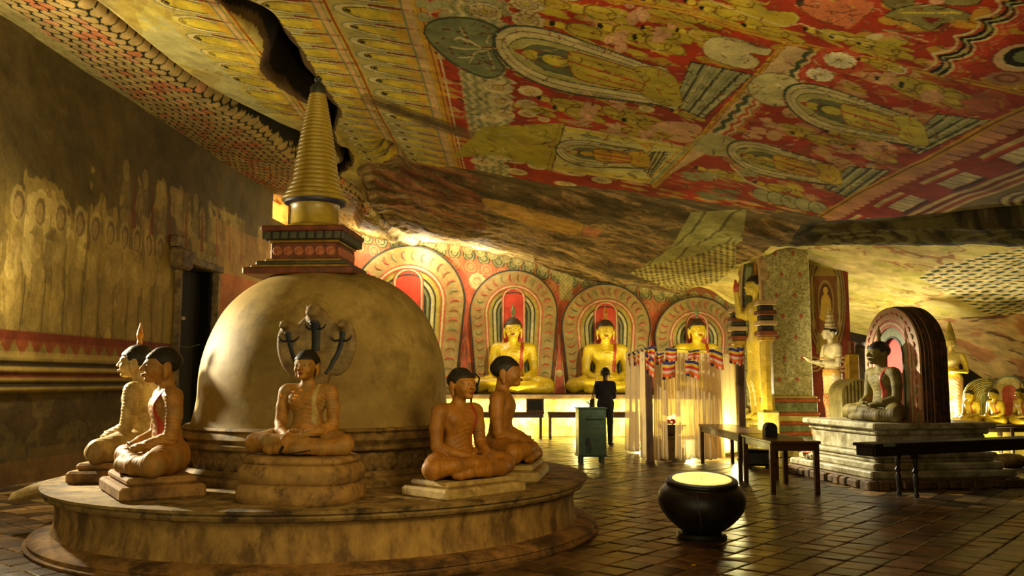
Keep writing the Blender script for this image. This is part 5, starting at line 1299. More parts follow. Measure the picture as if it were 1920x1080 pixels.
# visitor seen from behind
M_SKIN = mat('skin', rgb(150, 96, 60), rgb(120, 74, 44), 10, .6, .05); M_NAVY = mat('navy_jacket', rgb(34, 32, 56), rgb(22, 20, 36), 16, .8, .3); M_JEAN = mat('dark_trousers', rgb(24, 22, 22), rgb(14, 13, 13), 18, .8, .2)
vx, vy = place(1134, 20.55)
vz = math.radians(165)
pe = thing('person', 'standing visitor in dark jacket and trousers seen from behind, hands raised to chest', 'person', (vx, vy, 0), vz)
s = SDF((-.42, -.5, -.02), (.42, .3, 1.8), .012)
for q in (-1, 1):
    s.chain([(q * .09, .02, .92), (q * .10, .0, .52), (q * .105, .03, .09)], [.085, .058, .04], .03, 1); s.chain([(q * .105, .03, .05), (q * .115, -.10, .035), (q * .12, -.15, .03)], [.045, .042, .03], .02, 2)
s.ell((0, .01, .98), (.165, .115, .15), .05); s.ell((0, .01, 1.15), (.14, .1, .16), .05); s.ell((0, .01, 1.32), (.175, .115, .15), .05); s.cone((-.135, .02, 1.40), (.135, .02, 1.40), .06, .06, .05); s.cone((0, .02, 1.42), (0, .0, 1.53), .055, .048, .03)
for q in (-1, 1):
    s.chain([(q * .17, .02, 1.39), (q * .185, .0, 1.24), (q * .175, -.06, 1.12)], [.056, .05, .043], .02, 3); s.chain([(q * .175, -.06, 1.12), (q * .12, -.22, 1.2), (q * .07, -.3, 1.28)], [.043, .038, .028], .02, 3)
    s.ell((q * .055, -.325, 1.30), (.03, .035, .045), .015, 4)
    for i in range(4): s.chain([(q * (.06 - .0), -.335, 1.325 - .02 * i), (q * .02, -.355, 1.325 - .02 * i), (q * -.0, -.33, 1.322 - .02 * i)], [.0105, .01, .008], .006, 4)
    s.chain([(q * .06, -.315, 1.33), (q * .045, -.32, 1.37)], [.013, .009], .01, 4)
head_sdf(s, (0, -.015, 1.63), .98, False)
V, Q = s.polygonize(); me = mesh_np('body', V, Q); me.polygons.foreach_set('use_smooth', np.ones(len(me.polygons), dtype=bool))
link('body', me, M_SKIN, pe)
def garment(name, tests, m, fat):
    F0 = s.F; g = SDF(s.lo, s.lo + s.h * (s.n - 1), s.h); x_, y_, z_ = g.xyz()
    g.F = np.maximum(F0[:g.n[0], :g.n[1], :g.n[2]] - fat, tests(x_, y_, z_).astype(np.float32) + 0 * F0[:g.n[0], :g.n[1], :g.n[2]]); link(name, g.mesh(name), m, pe)
garment('jacket', lambda x_, y_, z_: np.maximum(np.maximum(.80 - z_, z_ - 1.475), (-.255 - y_)), M_NAVY, .022)
garment('trousers', lambda x_, y_, z_: np.maximum(.085 - z_, z_ - .86), M_JEAN, .014)
garment('shoes', lambda x_, y_, z_: z_ - .09 + 0 * x_, M_BLACK, .010)
o = link('hair', ME_HAIR, M_BLACK, pe); o.location = (0, -.012, 1.632); o.scale = HS
mb = MB(); mb.tube([(0, .10, 1.66), (0, .15, 1.62), (0, .15, 1.52), (0, .13, 1.44)], [.03, .035, .028, .01], 8); mb.build('ponytail', M_BLACK, pe, smooth=True)
cm = thing('camera_held', 'small black camera in the hands of the visitor', 'camera', (vx, vy, 0), vz)
mb = MB(); mb.cbox((0, -.36, 1.30), (.13, .05, .09), .01); mb.build('camera_body', M_BLACK, cm); mb = MB(); mb.lathe([(.033, 0), (.033, .05)], 14); o = mb.build('lens', M_BLACK, cm); o.location = (0, -.38, 1.30); o.rotation_euler = (math.pi / 2, 0, 0)
bgx = thing('shoulder_bag', 'black shoulder bag hanging at the left side of the visitor', 'bag', (vx, vy, 0), vz)
mb = MB(); mb.cbox((.30, .02, .92), (.10, .26, .28), .03); mb.build('bag_body', M_BLACK, bgx); mb = MB(); mb.tube([(.30, -.08, 1.05), (.255, -.09, 1.24), (.22, -.03, 1.46), (.215, .05, 1.47), (.26, .12, 1.25), (.30, .12, 1.05)], .012, 6); mb.build('strap', M_BLACK, bgx)

# green donation box
M_GREEN = mat('green_enamel', rgb(78, 104, 82), rgb(58, 80, 62), 6, .4, .1, c3=rgb(64, 84, 60)); M_GREEND = mat('green_edge', rgb(50, 74, 58), rgb(38, 56, 44), 6, .5, .1); M_FADED = mat('faded_lettering', rgb(130, 140, 104), rgb(104, 116, 86), 14, .6, 0); M_STEEL = mat('lock_steel', rgb(90, 90, 80), rgb(60, 60, 52), 10, .35, .05, metal=.7)
bx, by = place(1106, 16.2)
db = thing('donation_box', 'green metal donation box on four short legs with a padlocked hasp', 'box', (bx, by, 0), math.radians(4))
W, D, Z0, Z1 = .50, .42, .15, .98
mb = MB(); mb.cbox((0, 0, (Z0 + Z1) / 2), (W, D, Z1 - Z0), .008); mb.build('box_body', M_GREEN, db)
mb = MB(); mb.cbox((0, 0, Z1 + .008), (W + .04, D + .04, .022), .006); mb.build('lid', M_GREEN, db)
mb = MB(); mb.cbox((0, 0, Z0 - .01), (W + .03, D + .03, .03), .006); mb.build('base_rim', M_GREEND, db)
for a in (-1, 1):
    for b in (-1, 1): mb = MB(); mb.box((a * (W / 2 - .06), b * (D / 2 - .06), Z0 / 2), (.05, .05, Z0)); mb.build('leg', M_GREEND, db)
mb = MB(); mb.cbox((.03, -D / 2 - .004, .79), (.32, .012, .02), .003); mb.build('slot', M_BLACK, db)
rr = random.Random(3)
for row, (zc, n) in enumerate(((.665, 8), (.565, 9))):
    mb = MB(); x_ = -.19
    for i in range(n):      # two faded lines of round script
        if (row, i) in ((0, 2), (1, 3)): x_ += .03
        r = rr.uniform(.012, .017); pts = [(x_ + r + r * math.cos(a) * rr.uniform(.85, 1.1), -D / 2 - .003, zc + r * math.sin(a)) for a in np.linspace(rr.uniform(-1, .5), rr.uniform(4.2, 6), 10)]
        mb.tube(pts, .0038, 5)
        if rr.random() > .5: mb.tube([(x_ + r, -D / 2 - .003, zc + r), (x_ + r * 1.8, -D / 2 - .003, zc + r * 1.7), (x_ + r * 2.3, -D / 2 - .003, zc + r)], .0032, 5)
        x_ += .043
    mb.build('lettering', M_FADED, db)
mb = MB(); mb.cbox((-.09, -D / 2 - .012, .33), (.075, .028, .26), .008); hs_ = mb.build('hasp', M_GREEND, db)
mb = MB(); mb.tube([(-.075, -D / 2 - .03, .42), (-.045, -D / 2 - .05, .43), (-.04, -D / 2 - .05, .34), (-.05, -D / 2 - .045, .24), (-.075, -D / 2 - .03, .22)], .012, 8); mb.build('handle', M_STEEL, db)
mb = MB(); mb.cbox((-.115, -D / 2 - .036, .36), (.05, .025, .06), .006); mb.tube([(-.13, -D / 2 - .036, .39), (-.13, -D / 2 - .036, .425), (-.10, -D / 2 - .036, .425), (-.10, -D / 2 - .036, .39)], .005, 6); mb.build('padlock', M_BLUE, hs_)
mb = MB(); mb.tube([(-.02, -.06, Z1 + .02), (-.02, -.06, Z1 + .07), (-.06, -.08, Z1 + .11)], [.014, .012, .01], 8); mb.box((-.075, -.085, Z1 + .118), (.05, .03, .02)); mb.build('lid_latch', M_GREEND, db)
# black floodlight behind the seated pair
lx, ly = place(884, 12.3)
fdl = thing('floodlight', 'black floodlight on a pole between the two right-hand seated statues', 'lamp', (lx, ly, 0), math.radians(200))
mb = MB(); mb.tube([(0, 0, 0), (0, 0, 1.28)], .018, 8); mb.build('pole', M_BLACK, fdl)
mb = MB(); mb.lathe([(.16, 0), (.16, .02), (.03, .04)], 16); mb.build('pole_base', M_BLACK, fdl)
mb = MB(); mb.cbox((0, -.04, 1.38), (.22, .14, .16), .03); mb.build('housing', M_BLACK, fdl)
mb = MB(); mb.tube([(-.1, 0, 1.44), (-.11, .03, 1.52), (-.05, .05, 1.58), (.02, .04, 1.55), (.08, .02, 1.46)], .012, 6); mb.build('bracket', M_BLACK, fdl)
# ------------------------------------------------------------ curtained shrine
M_POST = mat('post_wood', rgb(92, 62, 38), rgb(50, 32, 20), 10, .6, .3, stretch=(1, 1, .2))
def curtain_mat():
    m, nt, b = _nodes('sheer_curtain'); out = nt.nodes['Material Output']
    b.inputs['Base Color'].default_value = (*lin(rgb(240, 222, 190)), 1); b.inputs['Roughness'].default_value = .6
    tr = nt.nodes.new('ShaderNodeBsdfTranslucent'); tr.inputs[0].default_value = (*lin(rgb(232, 214, 170)), 1)
    tp = nt.nodes.new('ShaderNodeBsdfTransparent'); tp.inputs[0].default_value = (1, .97, .9, 1)
    m1 = nt.nodes.new('ShaderNodeMixShader'); m1.inputs[0].default_value = .45; m2 = nt.nodes.new('ShaderNodeMixShader'); m2.inputs[0].default_value = .34
    nt.links.new(b.outputs[0], m1.inputs[1]); nt.links.new(tr.outputs[0], m1.inputs[2]); nt.links.new(m1.outputs[0], m2.inputs[1]); nt.links.new(tp.outputs[0], m2.inputs[2]); nt.links.new(m2.outputs[0], out.inputs[0])
    return m
M_CURT = curtain_mat()
YC0, YC1 = 16.2, 18.6
CXL, CXR = place(1213, YC0)[0], place(1387, YC0)[0]
for i, (px, Y, wpx, z1, lab) in enumerate(((1215, YC0, 12, 2.02, 'dark wooden shrine post beside the white curtains, left front'), (1386, 16.6, 13, 2.05, 'brown wooden shrine post at the right end of the flag string'))):
    X = place(px, Y)[0]; w = wpx / FPX * Y
    mb = MB(); mb.cbox((0, 0, z1 / 2), (w, w, z1), .012)
    p = thing('wooden_post', lab, 'post', (X, Y, 0), .1 * i, None); mb.build('post_shaft', M_POST, p)
    mb = MB(); mb.cbox((0, 0, .03), (w * 1.25, w * 1.25, .06), .01); mb.build('post_foot', M_POST, p)
def curtain(pxa, pxb, Ya, Yb, z0, z1, label, waves, gather=.0, sway=0.0):
    xa, xb = place(pxa, Ya)[0], place(pxb, Yb)[0]
    nu, nv = max(24, waves * 8), 26; V = []
    dx, dy = xb - xa, Yb - Ya; L = math.hypot(dx, dy); nx, ny = -dy / L, dx / L
    r = random.Random(int(pxa)); ph = [r.uniform(0, 6) for _ in range(4)]
    for i in range(nu):
        u = i / (nu - 1)
        for j in range(nv):
            v = j / (nv - 1); uu = u + (u - .5) * gather * v
            d = (.035 + .045 * v) * math.sin(u * waves * 2 * math.pi + ph[0] + .8 * math.sin(u * 5 + ph[1])) + .02 * math.sin(u * waves * 5 + ph[2] + v * 2)
            V.append((xa + dx * uu + nx * d + sway * v, Ya + dy * uu + ny * d, z1 + (z0 - z1) * v + .02 * math.sin(u * 9 + ph[3]) * v))
    me = mesh_np('curtain', V, grid_quads(nu, nv)); o = link('curtain', me, M_CURT, smooth=True)
    md = o.modifiers.new('thick', 'SOLIDIFY'); md.thickness = .003
    return tag(o, label, 'curtain', None)
curtain(1176, 1200, 18.55, 18.2, .04, 2.1, 'narrow white curtain strip, leftmost, catching bright light', 3, .25, -.0)
curtain(1201, 1212, 17.0, 16.5, .05, 2.03, 'slim white curtain strip hanging just left of the dark post', 2, .3)
curtain(1223, 1246, YC0 + .1, YC0 + .15, .06, 2.02, 'white curtain strip hanging just right of the dark post', 3, .2)
curtain(1244, 1272, YC0 + 1.3, YC0 + 1.4, .8, 2.0, 'short white curtain hanging behind the pink flowers', 4, .1)
curtain(1266, 1312, YC0 + .15, YC0 + .2, .05, 2.0, 'wide white curtain panel in the middle beside the flower pot', 6, .15)
curtain(1315, 1352, YC0 + .2, YC0 + .4, .05, 2.0, 'wide white curtain panel behind the left end of the brown table', 5, .1)
curtain(1352, 1374, 17.1, 17.6, .1, 2.0, 'white curtain strip glowing yellow beside the right post', 3, .1)
# string and flags
M_FB = mat('flag_blue', rgb(44, 42, 110), rgb(30, 30, 80), 10, .7, .1); M_FY = mat('flag_yellow', rgb(214, 170, 30), rgb(180, 136, 24), 10, .7, .1); M_FR = mat('flag_red', rgb(196, 40, 30), rgb(150, 28, 22), 10, .7, .1); M_FW = mat('flag_white', rgb(206, 180, 150), rgb(180, 150, 120), 10, .7, .1); M_FO = mat('flag_orange', rgb(222, 98, 30), rgb(190, 76, 22), 10, .7, .1)
FLM = [M_FB, M_FY, M_FR, M_FW, M_FO]
mb = MB()
zstr = lambda px: zat(658, YC0) + .02
mb.tube([at(1178, 664, 18.55), at(1200, 655, 17.3), at(1220, 650, YC0 - .1), at(1300, 657, YC0 - .06), at(1390, 652, 16.45)], .008, 6)
tag(mb.build('flag_string', M_FADED), 'thin cord strung between the posts carrying the striped flags', 'cord')
def flag(px, py, Y, w, h, tilt, seed, label, group='striped flags on the cord', yaw=0.0):
    r = random.Random(seed); nu, nv = 12, 19; V = []; q = grid_quads(nu, nv); W = w / FPX * Y; Hh = h / FPX * Y
    p = at(px, py, Y)
    for i in range(nu):
        for j in range(nv):
            u, v = i / (nu - 1) - .5, j / (nv - 1)
            V.append((u * W + .1 * W * tilt * v, .02 * math.sin(u * 7 + seed) * (0.3 + v) + .03 * v * math.sin(v * 3 + seed), -v * Hh - tilt * u * W + .012 * math.sin(u * 5 + v * 2 + seed)))
    me = mesh_np('flag', V, q); pj = np.arange(len(q)) % (nv - 1); pi_ = np.arange(len(q)) // (nv - 1)
    k = (pj / (nv - 1) * 6).astype(int); mi = np.where(k < 5, k, (pi_ * 5 // (nu - 1)).clip(0, 4))
    for m in FLM: me.materials.append(m)
    me.polygons.foreach_set('material_index', mi.astype(np.int32)); me.polygons.foreach_set('use_smooth', np.ones(len(me.polygons), dtype=bool))
    o = link('striped_flag', me, FLM); o.location = p; o.rotation_euler = (0, 0, yaw)
    md = o.modifiers.new('thick', 'SOLIDIFY'); md.thickness = .003
    return tag(o, label, 'flag', group)
YF = YC0 - .14
flag(1221, 650, YF, 13, 28, 0, 1, 'dark striped flag right in front of the left post')
flag(1218, 668, YF - .02, 16, 36, .55, 2, 'drooping striped flag folded across the left post below another')
flag(1258, 654, YF + .03, 22, 24, -.06, 3, 'upper striped flag of the pair above the pink flowers')
flag(1254, 678, YF - .02, 24, 32, -.1, 4, 'lower striped flag of the pair above the pink flowers')
flag(1238, 662, YF + .08, 14, 20, -.1, 5, 'small orange and red flag between the left post and the flag pair')
flag(1301, 657, YF + .03, 21, 18, 0, 6, 'upper striped flag of the pair in the middle of the curtains')
flag(1297, 677, YF - .02, 25, 31, .22, 7, 'lower striped flag of the pair in the middle of the curtains')
flag(1342, 658, YF + .05, 25, 32, .28, 8, 'tilted striped flag between the middle pair and the right post')
flag(1376, 654, YF + .1, 20, 28, .06, 9, 'striped flag with a bright white band just left of the right post')
flag(1388, 652, 16.4, 13, 32, -.05, 10, 'striped flag hanging in front of the right post')
for i, (px, py, Y) in enumerate(((1180, 664, 18.5), (1188, 661, 18.0), (1196, 658, 17.5), (1204, 655, 17.0), (1211, 652, 16.6))):
    flag(px, py, Y, 10, 24, .3, 20 + i, ('small sunlit flag at the far left end of the cord', 'small sunlit flag second from the far left end of the cord', 'middle one of five small flags on the receding cord', 'small flag above the left curtain, fourth from the far end', 'small flag on the receding cord next to the left post')[i], 'small flags on the receding cord', .9)
# pot of flowers behind the curtains
M_CLAY = mat('dark_pot', rgb(70, 52, 32), rgb(40, 30, 20), 6, .6, .2); M_PED = mat('pedestal_stone', rgb(104, 82, 48), rgb(70, 54, 32), 6, .8, .4)
fx, fy = place(1252, 16.9)
pd = thing('flower_pedestal', 'short grey stone stand under the pot of pink flowers', 'stand', (fx + .06, fy, 0))
mb = MB(); mb.lathe([(.24, 0), (.23, .05), (.20, .1), (.15, .3), (.14, .40)], 20); mb.build('stand_shaft', M_PED, pd, auto=40); mb = MB(); mb.lathe([(.16, .38), (.19, .41), (.17, .44)], 20); mb.build('stand_cap', M_PED, pd, auto=40)
po = thing('flower_pot', 'dark bowl holding pink flowers behind the curtains', 'pot', (fx + .04, fy, .44))
mb = MB(); mb.lathe([(.1, 0), (.17, .04), (.21, .12), (.22, .19), (.2, .2), (.19, .16), (.02, .13)], 24, cap=False); mb.build('bowl', M_CLAY, po, auto=50)
M_PINK = mat('pink_petals', rgb(226, 50, 120), rgb(190, 30, 96), 30, .6, .1, rnd=.3); M_LPINK = mat('pale_petals', rgb(236, 170, 150), rgb(200, 120, 120), 30, .6, .1); M_LEAF = mat('leaf', rgb(86, 104, 40), rgb(54, 70, 24), 12, .6, .1)
mb = MB()
for k in range(8):
    a = k * math.pi / 4; b = len(mb.v)
    mb.add([(0, 0, 0), (.035 * math.cos(a - .4), .035 * math.sin(a - .4), .012), (.06 * math.cos(a), .06 * math.sin(a), .026), (.035 * math.cos(a + .4), .035 * math.sin(a + .4), .012)], [(0, 1, 2, 3)])
mb.lathe([(.014, .0), (.016, .012), (.006, .022)], 8); ME_FLO = mb.mesh('flower')
rr = random.Random(8)
for i in range(26):
    a = rr.uniform(0, 6.28); r = .19 * math.sqrt(rr.random())
    o = link('flower', ME_FLO, M_PINK if i % 5 else M_LPINK, None); o.location = (fx + .04 + r * math.cos(a), fy + r * math.sin(a), .645 + .07 * (1 - r / .19) + rr.uniform(0, .02)); o.rotation_euler = (rr.uniform(-.5, .8), rr.uniform(-.5, .5), a); tag(o, 'pink or pale open blossom heaped in the dark bowl', 'flower', 'blossoms in the dark bowl')
mb = MB()
for i in range(14):
    a = i * .45; mb.add([(.16 * math.cos(a), .16 * math.sin(a), .19), (.24 * math.cos(a - .2), .24 * math.sin(a - .2), .21), (.3 * math.cos(a), .3 * math.sin(a), .18), (.24 * math.cos(a + .2), .24 * math.sin(a + .2), .21)], [(0, 1, 2, 3)])
mb.build('leaves', M_LEAF, po, kind='stuff')
bkx, bky = place(1240, 17.6)
M_BLUEP = mat('blue_plastic', rgb(40, 80, 120), rgb(30, 60, 96), 8, .4, .05)
bk_ = thing('bucket', 'small blue bucket on the floor under the flowers', 'bucket', (bkx, bky, 0)); mb = MB(); mb.lathe([(.12, 0), (.16, .3), (.17, .31), (.155, .3), (.11, .02)], 20, cap=False); mb.lathe([(.12, 0), (.115, .01)], 20); mb.build('bucket_body', M_BLUEP, bk_, auto=40); mb = MB(); mb.tube([(-.16, 0, .3), (-.1, 0, .4), (.1, 0, .4), (.16, 0, .3)], .006, 6); mb.build('handle', M_STEEL, bk_)

# ------------------------------------------------------------ stone water bowl
M_BOWL = mat('black_stone', rgb(28, 23, 16), rgb(12, 10, 8), 9, .42, .35, c3=rgb(40, 34, 22), scale3=5, spec=.4)
bwx, bwy = place(1307, 8.6)
bw = thing('water_bowl', 'large black stone bowl brimming with water coloured like a bright reflection, tipped slightly forward on the tiles', 'bowl', (bwx, bwy, 0))
prof = [(.20, 0), (.215, .03), (.19, .06), (.20, .085), (.27, .14), (.345, .215), (.395, .29), (.412, .36), (.405, .42), (.375, .475), (.345, .505), (.335, .52), (.34, .545), (.325, .565), (.29, .57), (.275, .56), (.268, .53), (.27, .5)]
mb = MB(); mb.lathe(smooth_pts(prof, 3, False), 64, cap=False); mb.build('bowl_body', M_BOWL, bw, smooth=True).rotation_euler = (math.radians(7), 0, 0)
M_WATER = mat('water_reflection_tint', rgb(246, 226, 150), rgb(236, 210, 120), 3, .12, .02, spec=.6)  # pale colour imitates the bright reflection on the water
mb = MB(); mb.lathe([(.278, .555), (.279, .567), (.2, .5672), (.01, .5674)], 48, cap=False); mb.build('water', M_WATER, bw).rotation_euler = (math.radians(7), 0, 0)
pts = [(-.11, -.325, .505)]
for zz, rr_, xx in ((.47, .385, -.115), (.4, .413, -.112), (.34, .415, -.105), (.27, .39, -.09), (.2, .338, -.075), (.13, .27, -.065), (.08, .205, -.06)): pts.append((xx, -math.sqrt(rr_ ** 2 - xx ** 2), zz))
M_DRIP = mat('dried_drip', rgb(110, 96, 60), rgb(70, 60, 40), 14, .6, 0); mb = MB(); mb.tube(pts, [.004, .005, .004, .005, .004, .004, .004, .003], 6); mb.build('drip_streak', M_DRIP, bw).rotation_euler = (math.radians(7), 0, 0); mb = MB(); mb.lathe([(.235, 0), (.24, .02), (.225, .05), (.20, .055)], 32); mb.build('foot_ring', M_BOWL, bw, auto=40)
mb = MB(); mb.ball((0, 0, 0), (.022, .018, .008), 8, 5); o = mb.build('petal', M_FY); o.location = floor_at(1301, 1059, .004); tag(o, 'tiny yellow petal lying on the tiles in front of the bowl', 'petal')

# ------------------------------------------------------------ tables on the right
M_TABLE = mat('table_wood', rgb(70, 40, 18), rgb(36, 21, 11), 8, .3, .12, stretch=(1, .3, 1), coat=.2)
table('offering_table', 'brown wooden table nearest the bowl, with a rounded dark box on it', 'table', (3.72, 12.45, 0), math.radians(90), 1.55, .66, .70, (-.68, .66), M_TABLE, .09, lw=.06)
table('offering_table', 'brown wooden table reaching back to the white curtains', 'table', (3.70, 14.75, 0), math.radians(90), 2.85, .62, .70, (-1.33, 1.33), M_TABLE, .09, lw=.055)
dbx = thing('shrine_box', 'small dark round-topped wooden box standing on the nearer table', 'box', (place(1438, 12.75)[0], 12.75, .70), .1)
mb = MB(); mb.prism(arch_line(.09, 0, .10, .09, 12), -.06, .06); mb.build('box_shell', M_OLDWOOD, dbx); mb = MB(); mb.prism(arch_line(.07, .015, .10, .07, 12), -.066, -.05); mb.build('box_door', M_BLACK, dbx); mb = MB(); mb.ball((.05, -.07, .09), .008, 8, 6); mb.build('door_knob', M_STEEL, dbx)
ax_, ay_ = place(1416, 15.4)
am = thing('speaker_box', 'low black speaker-like box with shiny buttons under the tables', 'lamp', (ax_, ay_, 0), math.radians(-25))  # dark box with two shiny dots, gives no light
mb = MB(); mb.cbox((0, 0, .16), (.42, .3, .26), .04); mb.build('housing', M_BLACK, am); mb = MB(); mb.cbox((0, 0, .30), (.44, .32, .03), .008); mb.build('box_top', M_OLDWOOD, am)
for q in (-1, 1):
    mb = MB(); mb.ball((q * .1, -.155, .17), .018, 10, 8); mb.build('button', M_STEEL, am); mb = MB(); mb.box((q * .15, 0, .015), (.05, .26, .03)); mb.build('foot', M_BLACK, am)
mb = MB(); mb.tube([(-.15, -.16, .2), (-.13, -.2, .06), (0, -.23, .012), (.15, -.22, .012), (.4, -.1, .012)], .008, 6); mb.build('cable', M_BLACK, am)
BA = math.radians(24); BC = (4.45 + 2.15 * math.cos(BA), 11.3 + 2.15 * math.sin(BA), 0)
tb = table('long_bench', 'long dark bench with turned legs across the right edge, before the pedestal', 'bench', BC, BA, 4.3, .36, .70, (-1.42, 1.9), M_OLDWOOD, .12, True, group=None)
mb = MB(); mb.cbox((0, 0, 0), (.20, .008, .035), .003); o = mb.build('paper_label', M_FADED); o.location = floor_at(1625, 826, .0); o.location = Vector((tb.location.x - 1.9 * math.cos(BA) + .187 * math.sin(BA), tb.location.y - 1.9 * math.sin(BA) - .187 * math.cos(BA), .68)); o.rotation_euler = (0, 0, BA); tag(o, 'pale strip of paper stuck on the bench end', 'label')

# ------------------------------------------------------------ painted pillar with the niche
M_NPAN = mat('niche_scrolls', rgb(176, 150, 92), rgb(150, 84, 50), 14, .6, .1, lo=.44, hi=.52); M_STUC = mat('stucco', rgb(196, 164, 110), rgb(160, 128, 78), 5, .6, .3); M_NGRN = mat('niche_green', rgb(150, 160, 80), rgb(110, 116, 56), 6, .5, .2)
M_MRED = mat('moulding_red', rgb(190, 96, 40), rgb(150, 70, 28), 8, .5, .1); M_MYEL = mat('moulding_yellow', rgb(206, 190, 100), rgb(170, 150, 70), 10, .5, .1); M_MGRN = mat('moulding_green', rgb(140, 146, 92), rgb(96, 104, 60), 14, .5, .2)
M_PILL = mat('mosaic_plaster', rgb(190, 178, 112), rgb(124, 118, 66), 26, .5, .35, c3=rgb(206, 196, 132), scale3=9, lo=.42, hi=.58)
PX0, PX1, PY0 = place(1437, 17.5)[0], place(1522, 17.5)[0], 17.5
PX0 = 5.06
pil = thing('pillar', 'pale painted square pillar rising to the rock roof', 'pillar', ((PX0 + PX1) / 2, PY0 + 1.0, 0))
pw = PX1 - PX0
mb = MB(); mb.cbox((0, -.85, 2.6), (pw, .3, 3.9), .03); psh = mb.build('pillar_shaft', M_PILL, pil)
mb = MB(); mb.cbox((0, .85, 2.6), (pw, .3, 3.9), .03); mb.build('pillar_rear', M_PILL, pil)
mb = MB(); mb.cbox((.24, 0, 2.3), (pw - .48, 1.44, 4.5), .03); mb.build('pillar_core', M_NPAN, pil)
mb = MB(); mb.cbox((0, 0, .3), (pw, 2.0, .6), .03); mb.build('pillar_foot', M_MYEL, pil)
for z0, z1, e, m in ((.0, .25, .22, M_MYEL), (.25, .42, .16, M_MGRN), (.42, .48, .20, M_MRED), (.48, .62, .14, M_MGRN), (.62, .68, .18, M_MRED), (.68, .80, .12, M_MYEL), (.80, .86, .16, M_MRED), (.86, 1.06, .10, M_MGRN), (1.06, 1.13, .17, M_MRED), (1.13, 1.18, .10, M_MYEL)):
    mb = MB(); mb.cbox((0, -.85, (z0 + z1) / 2), (pw + e, .3 + e, z1 - z0), .012); mb.build('base_moulding', m, pil)
mb = MB(); mb.prism([(0, .055), (.04, 0), (0, -.055), (-.04, 0)], -.008, .008); ME_DIA = mb.mesh('diamond')
M_DIA = mat('diamond_red', rgb(190, 100, 60), rgb(150, 74, 44), 10, .6, .1)
for r in range(7):
    for c in range(2):
        o = link('diamond', ME_DIA, M_DIA, psh); o.location = (-.2 + .36 * c + (.12 if r % 2 else 0) - .03, -1.006, 1.5 + r * .42)
# niche on the flank that faces left
ni = thing('niche_arch', 'white stucco niche with a pointed arch on the left flank of the pillar', 'niche', (PX0, 18.45, 0), math.radians(-90))
def narch(k, zt_): return arch_line(.85 * k, 2.5, 3.45 + 0 * zt_, .95 * k, 20)
for nm, k0, k1, th, m in (('arch_band', .80, 1.0, .05, M_STUC), ('arch_stripe', .74, .80, .03, M_ARCO), ('arch_band', .66, .74, .0, M_ARCG)):
    mb = MB(); mb.band(narch(k0, 0), narch(k1, 0), -th, .12); mb.build(nm, m, ni)
mb = MB(); mb.prism(narch(.8, 0), .40, .44); mb.build('niche_back', M_NGRN, ni)
for i in range(12):
    a = math.pi * (i + .5) / 12; mb = MB(); mb.ball((.90 * math.cos(a), .02, 3.45 + .98 * math.sin(a)), (.13, .09, .12), 10, 7); mb.build('arch_lobe', M_STUC, ni, smooth=True)
# two gold columns with stacked capitals
for (px, Y, zc, lab) in ((1436, 17.25, 2.45, 'gold column with stacked dark capitals at the pillar corner'), (1384, 19.15, 2.55, 'gold column with stacked red capitals at the far side of the niche')):
    X = place(px, Y)[0]; co = thing('gilded_column', lab, 'column', (X, Y, 0))
    mb = MB(); mb.cbox((0, 0, .45), (.34, .34, .9), .03); mb.build('column_base', M_MYEL, co)
    M_COLG = M_HYE; mb = MB(); mb.lathe([(.15, .88), (.13, 1.0), (.12, 1.4), (.125, 2.1), (.13, 2.25)], 8, a0=math.pi / 8); mb.build('column_shaft', M_SPIRE, co)
    z = 2.25
    for i in range(8):
        w = .26 + (.10 if i % 2 else 0) - .0 * i; h = .10; mb = MB(); mb.cbox((0, 0, z + h / 2), (w, w, h), .015); mb.build('capital_block', (M_HYE, M_HRED, M_HDK, M_STUC, M_HDK, M_HRED, M_HDK, M_STUC)[i], co); z += h

# ------------------------------------------------------------ standing figures
def standing_sdf(h, pose, crown=None, skirt=.2):
    s = SDF((-.55, -.62, -.02), (.55, .35, 2.35), h)
    # robe falls straight to the feet
    s.chain([(-.085, .02, .95), (-.085, .01, .5), (-.08, .02, .12)], [.125, .105, .095], .09, 1); s.chain([(.085, .02, .95), (.085, .01, .5), (.08, .02, .12)], [.125, .105, .095], .09, 1)
    for q in (-1, 1):
        s.chain([(q * .085, .03, .05), (q * .095, -.08, .035), (q * .1, -.14, .03)], [.045, .045, .03], .02, 2)
    s.ell((0, .01, 1.0), (.175, .12, .16), .06, 1); s.ell((0, .01, 1.17), (.145, .105, .16), .05, 1); s.ell((0, .01, 1.36), (.185, .12, .16), .05, 1); s.cone((-.18, .02, 1.46), (.18, .02, 1.46), .065, .065, .05, 1); s.cone((0, .02, 1.48), (0, .0, 1.60), .058, .05, .03, 3)
    for q in (-1, 1):
        sh, el, wr, hd = pose[q]; s.chain([(q * .215, .02, 1.44), sh, el], [.062, .056, .048], .02, 4); s.chain([el, wr], [.047, .032], .015, 4)
        w = Vector(wr); d = Vector(hd).normalized(); side = d.cross(Vector((0, 1, 0))) if abs(d.y) < .8 else Vector((1, 0, 0)); side.normalize()
        pm = w + d * .05; s.chain([w, pm, w + d * .09], [.03, .036, .034], .015, 5)
        for i in range(4):
            o_ = side * (.030 - .02 * i); L = (.07, .082, .078, .06)[i]; s.chain([w + d * .085 + o_, w + d * (.085 + L * .5) + o_ * 1.1, w + d * (.085 + L) + o_ * 1.15 - Vector((0, .008, 0))], [.0125, .0115, .0095], .006, 5)
        s.chain([w + d * .03 + side * .03 * q, w + d * .06 + side * .055 * q, w + d * .09 + side * .062 * q], [.014, .012, .01], .01, 5)
    head_sdf(s, (0, -.015, 1.70), 1.0)
    x_, y_, z_ = s.xyz()
    rib = (np.abs(np.sin((z_ + .8 * np.abs(x_)) * 42)) ** .7 - .5)
    s.F += (.006 * rib * ((s.G == 1) & (z_ < 1.0))).astype(np.float32)
    return s
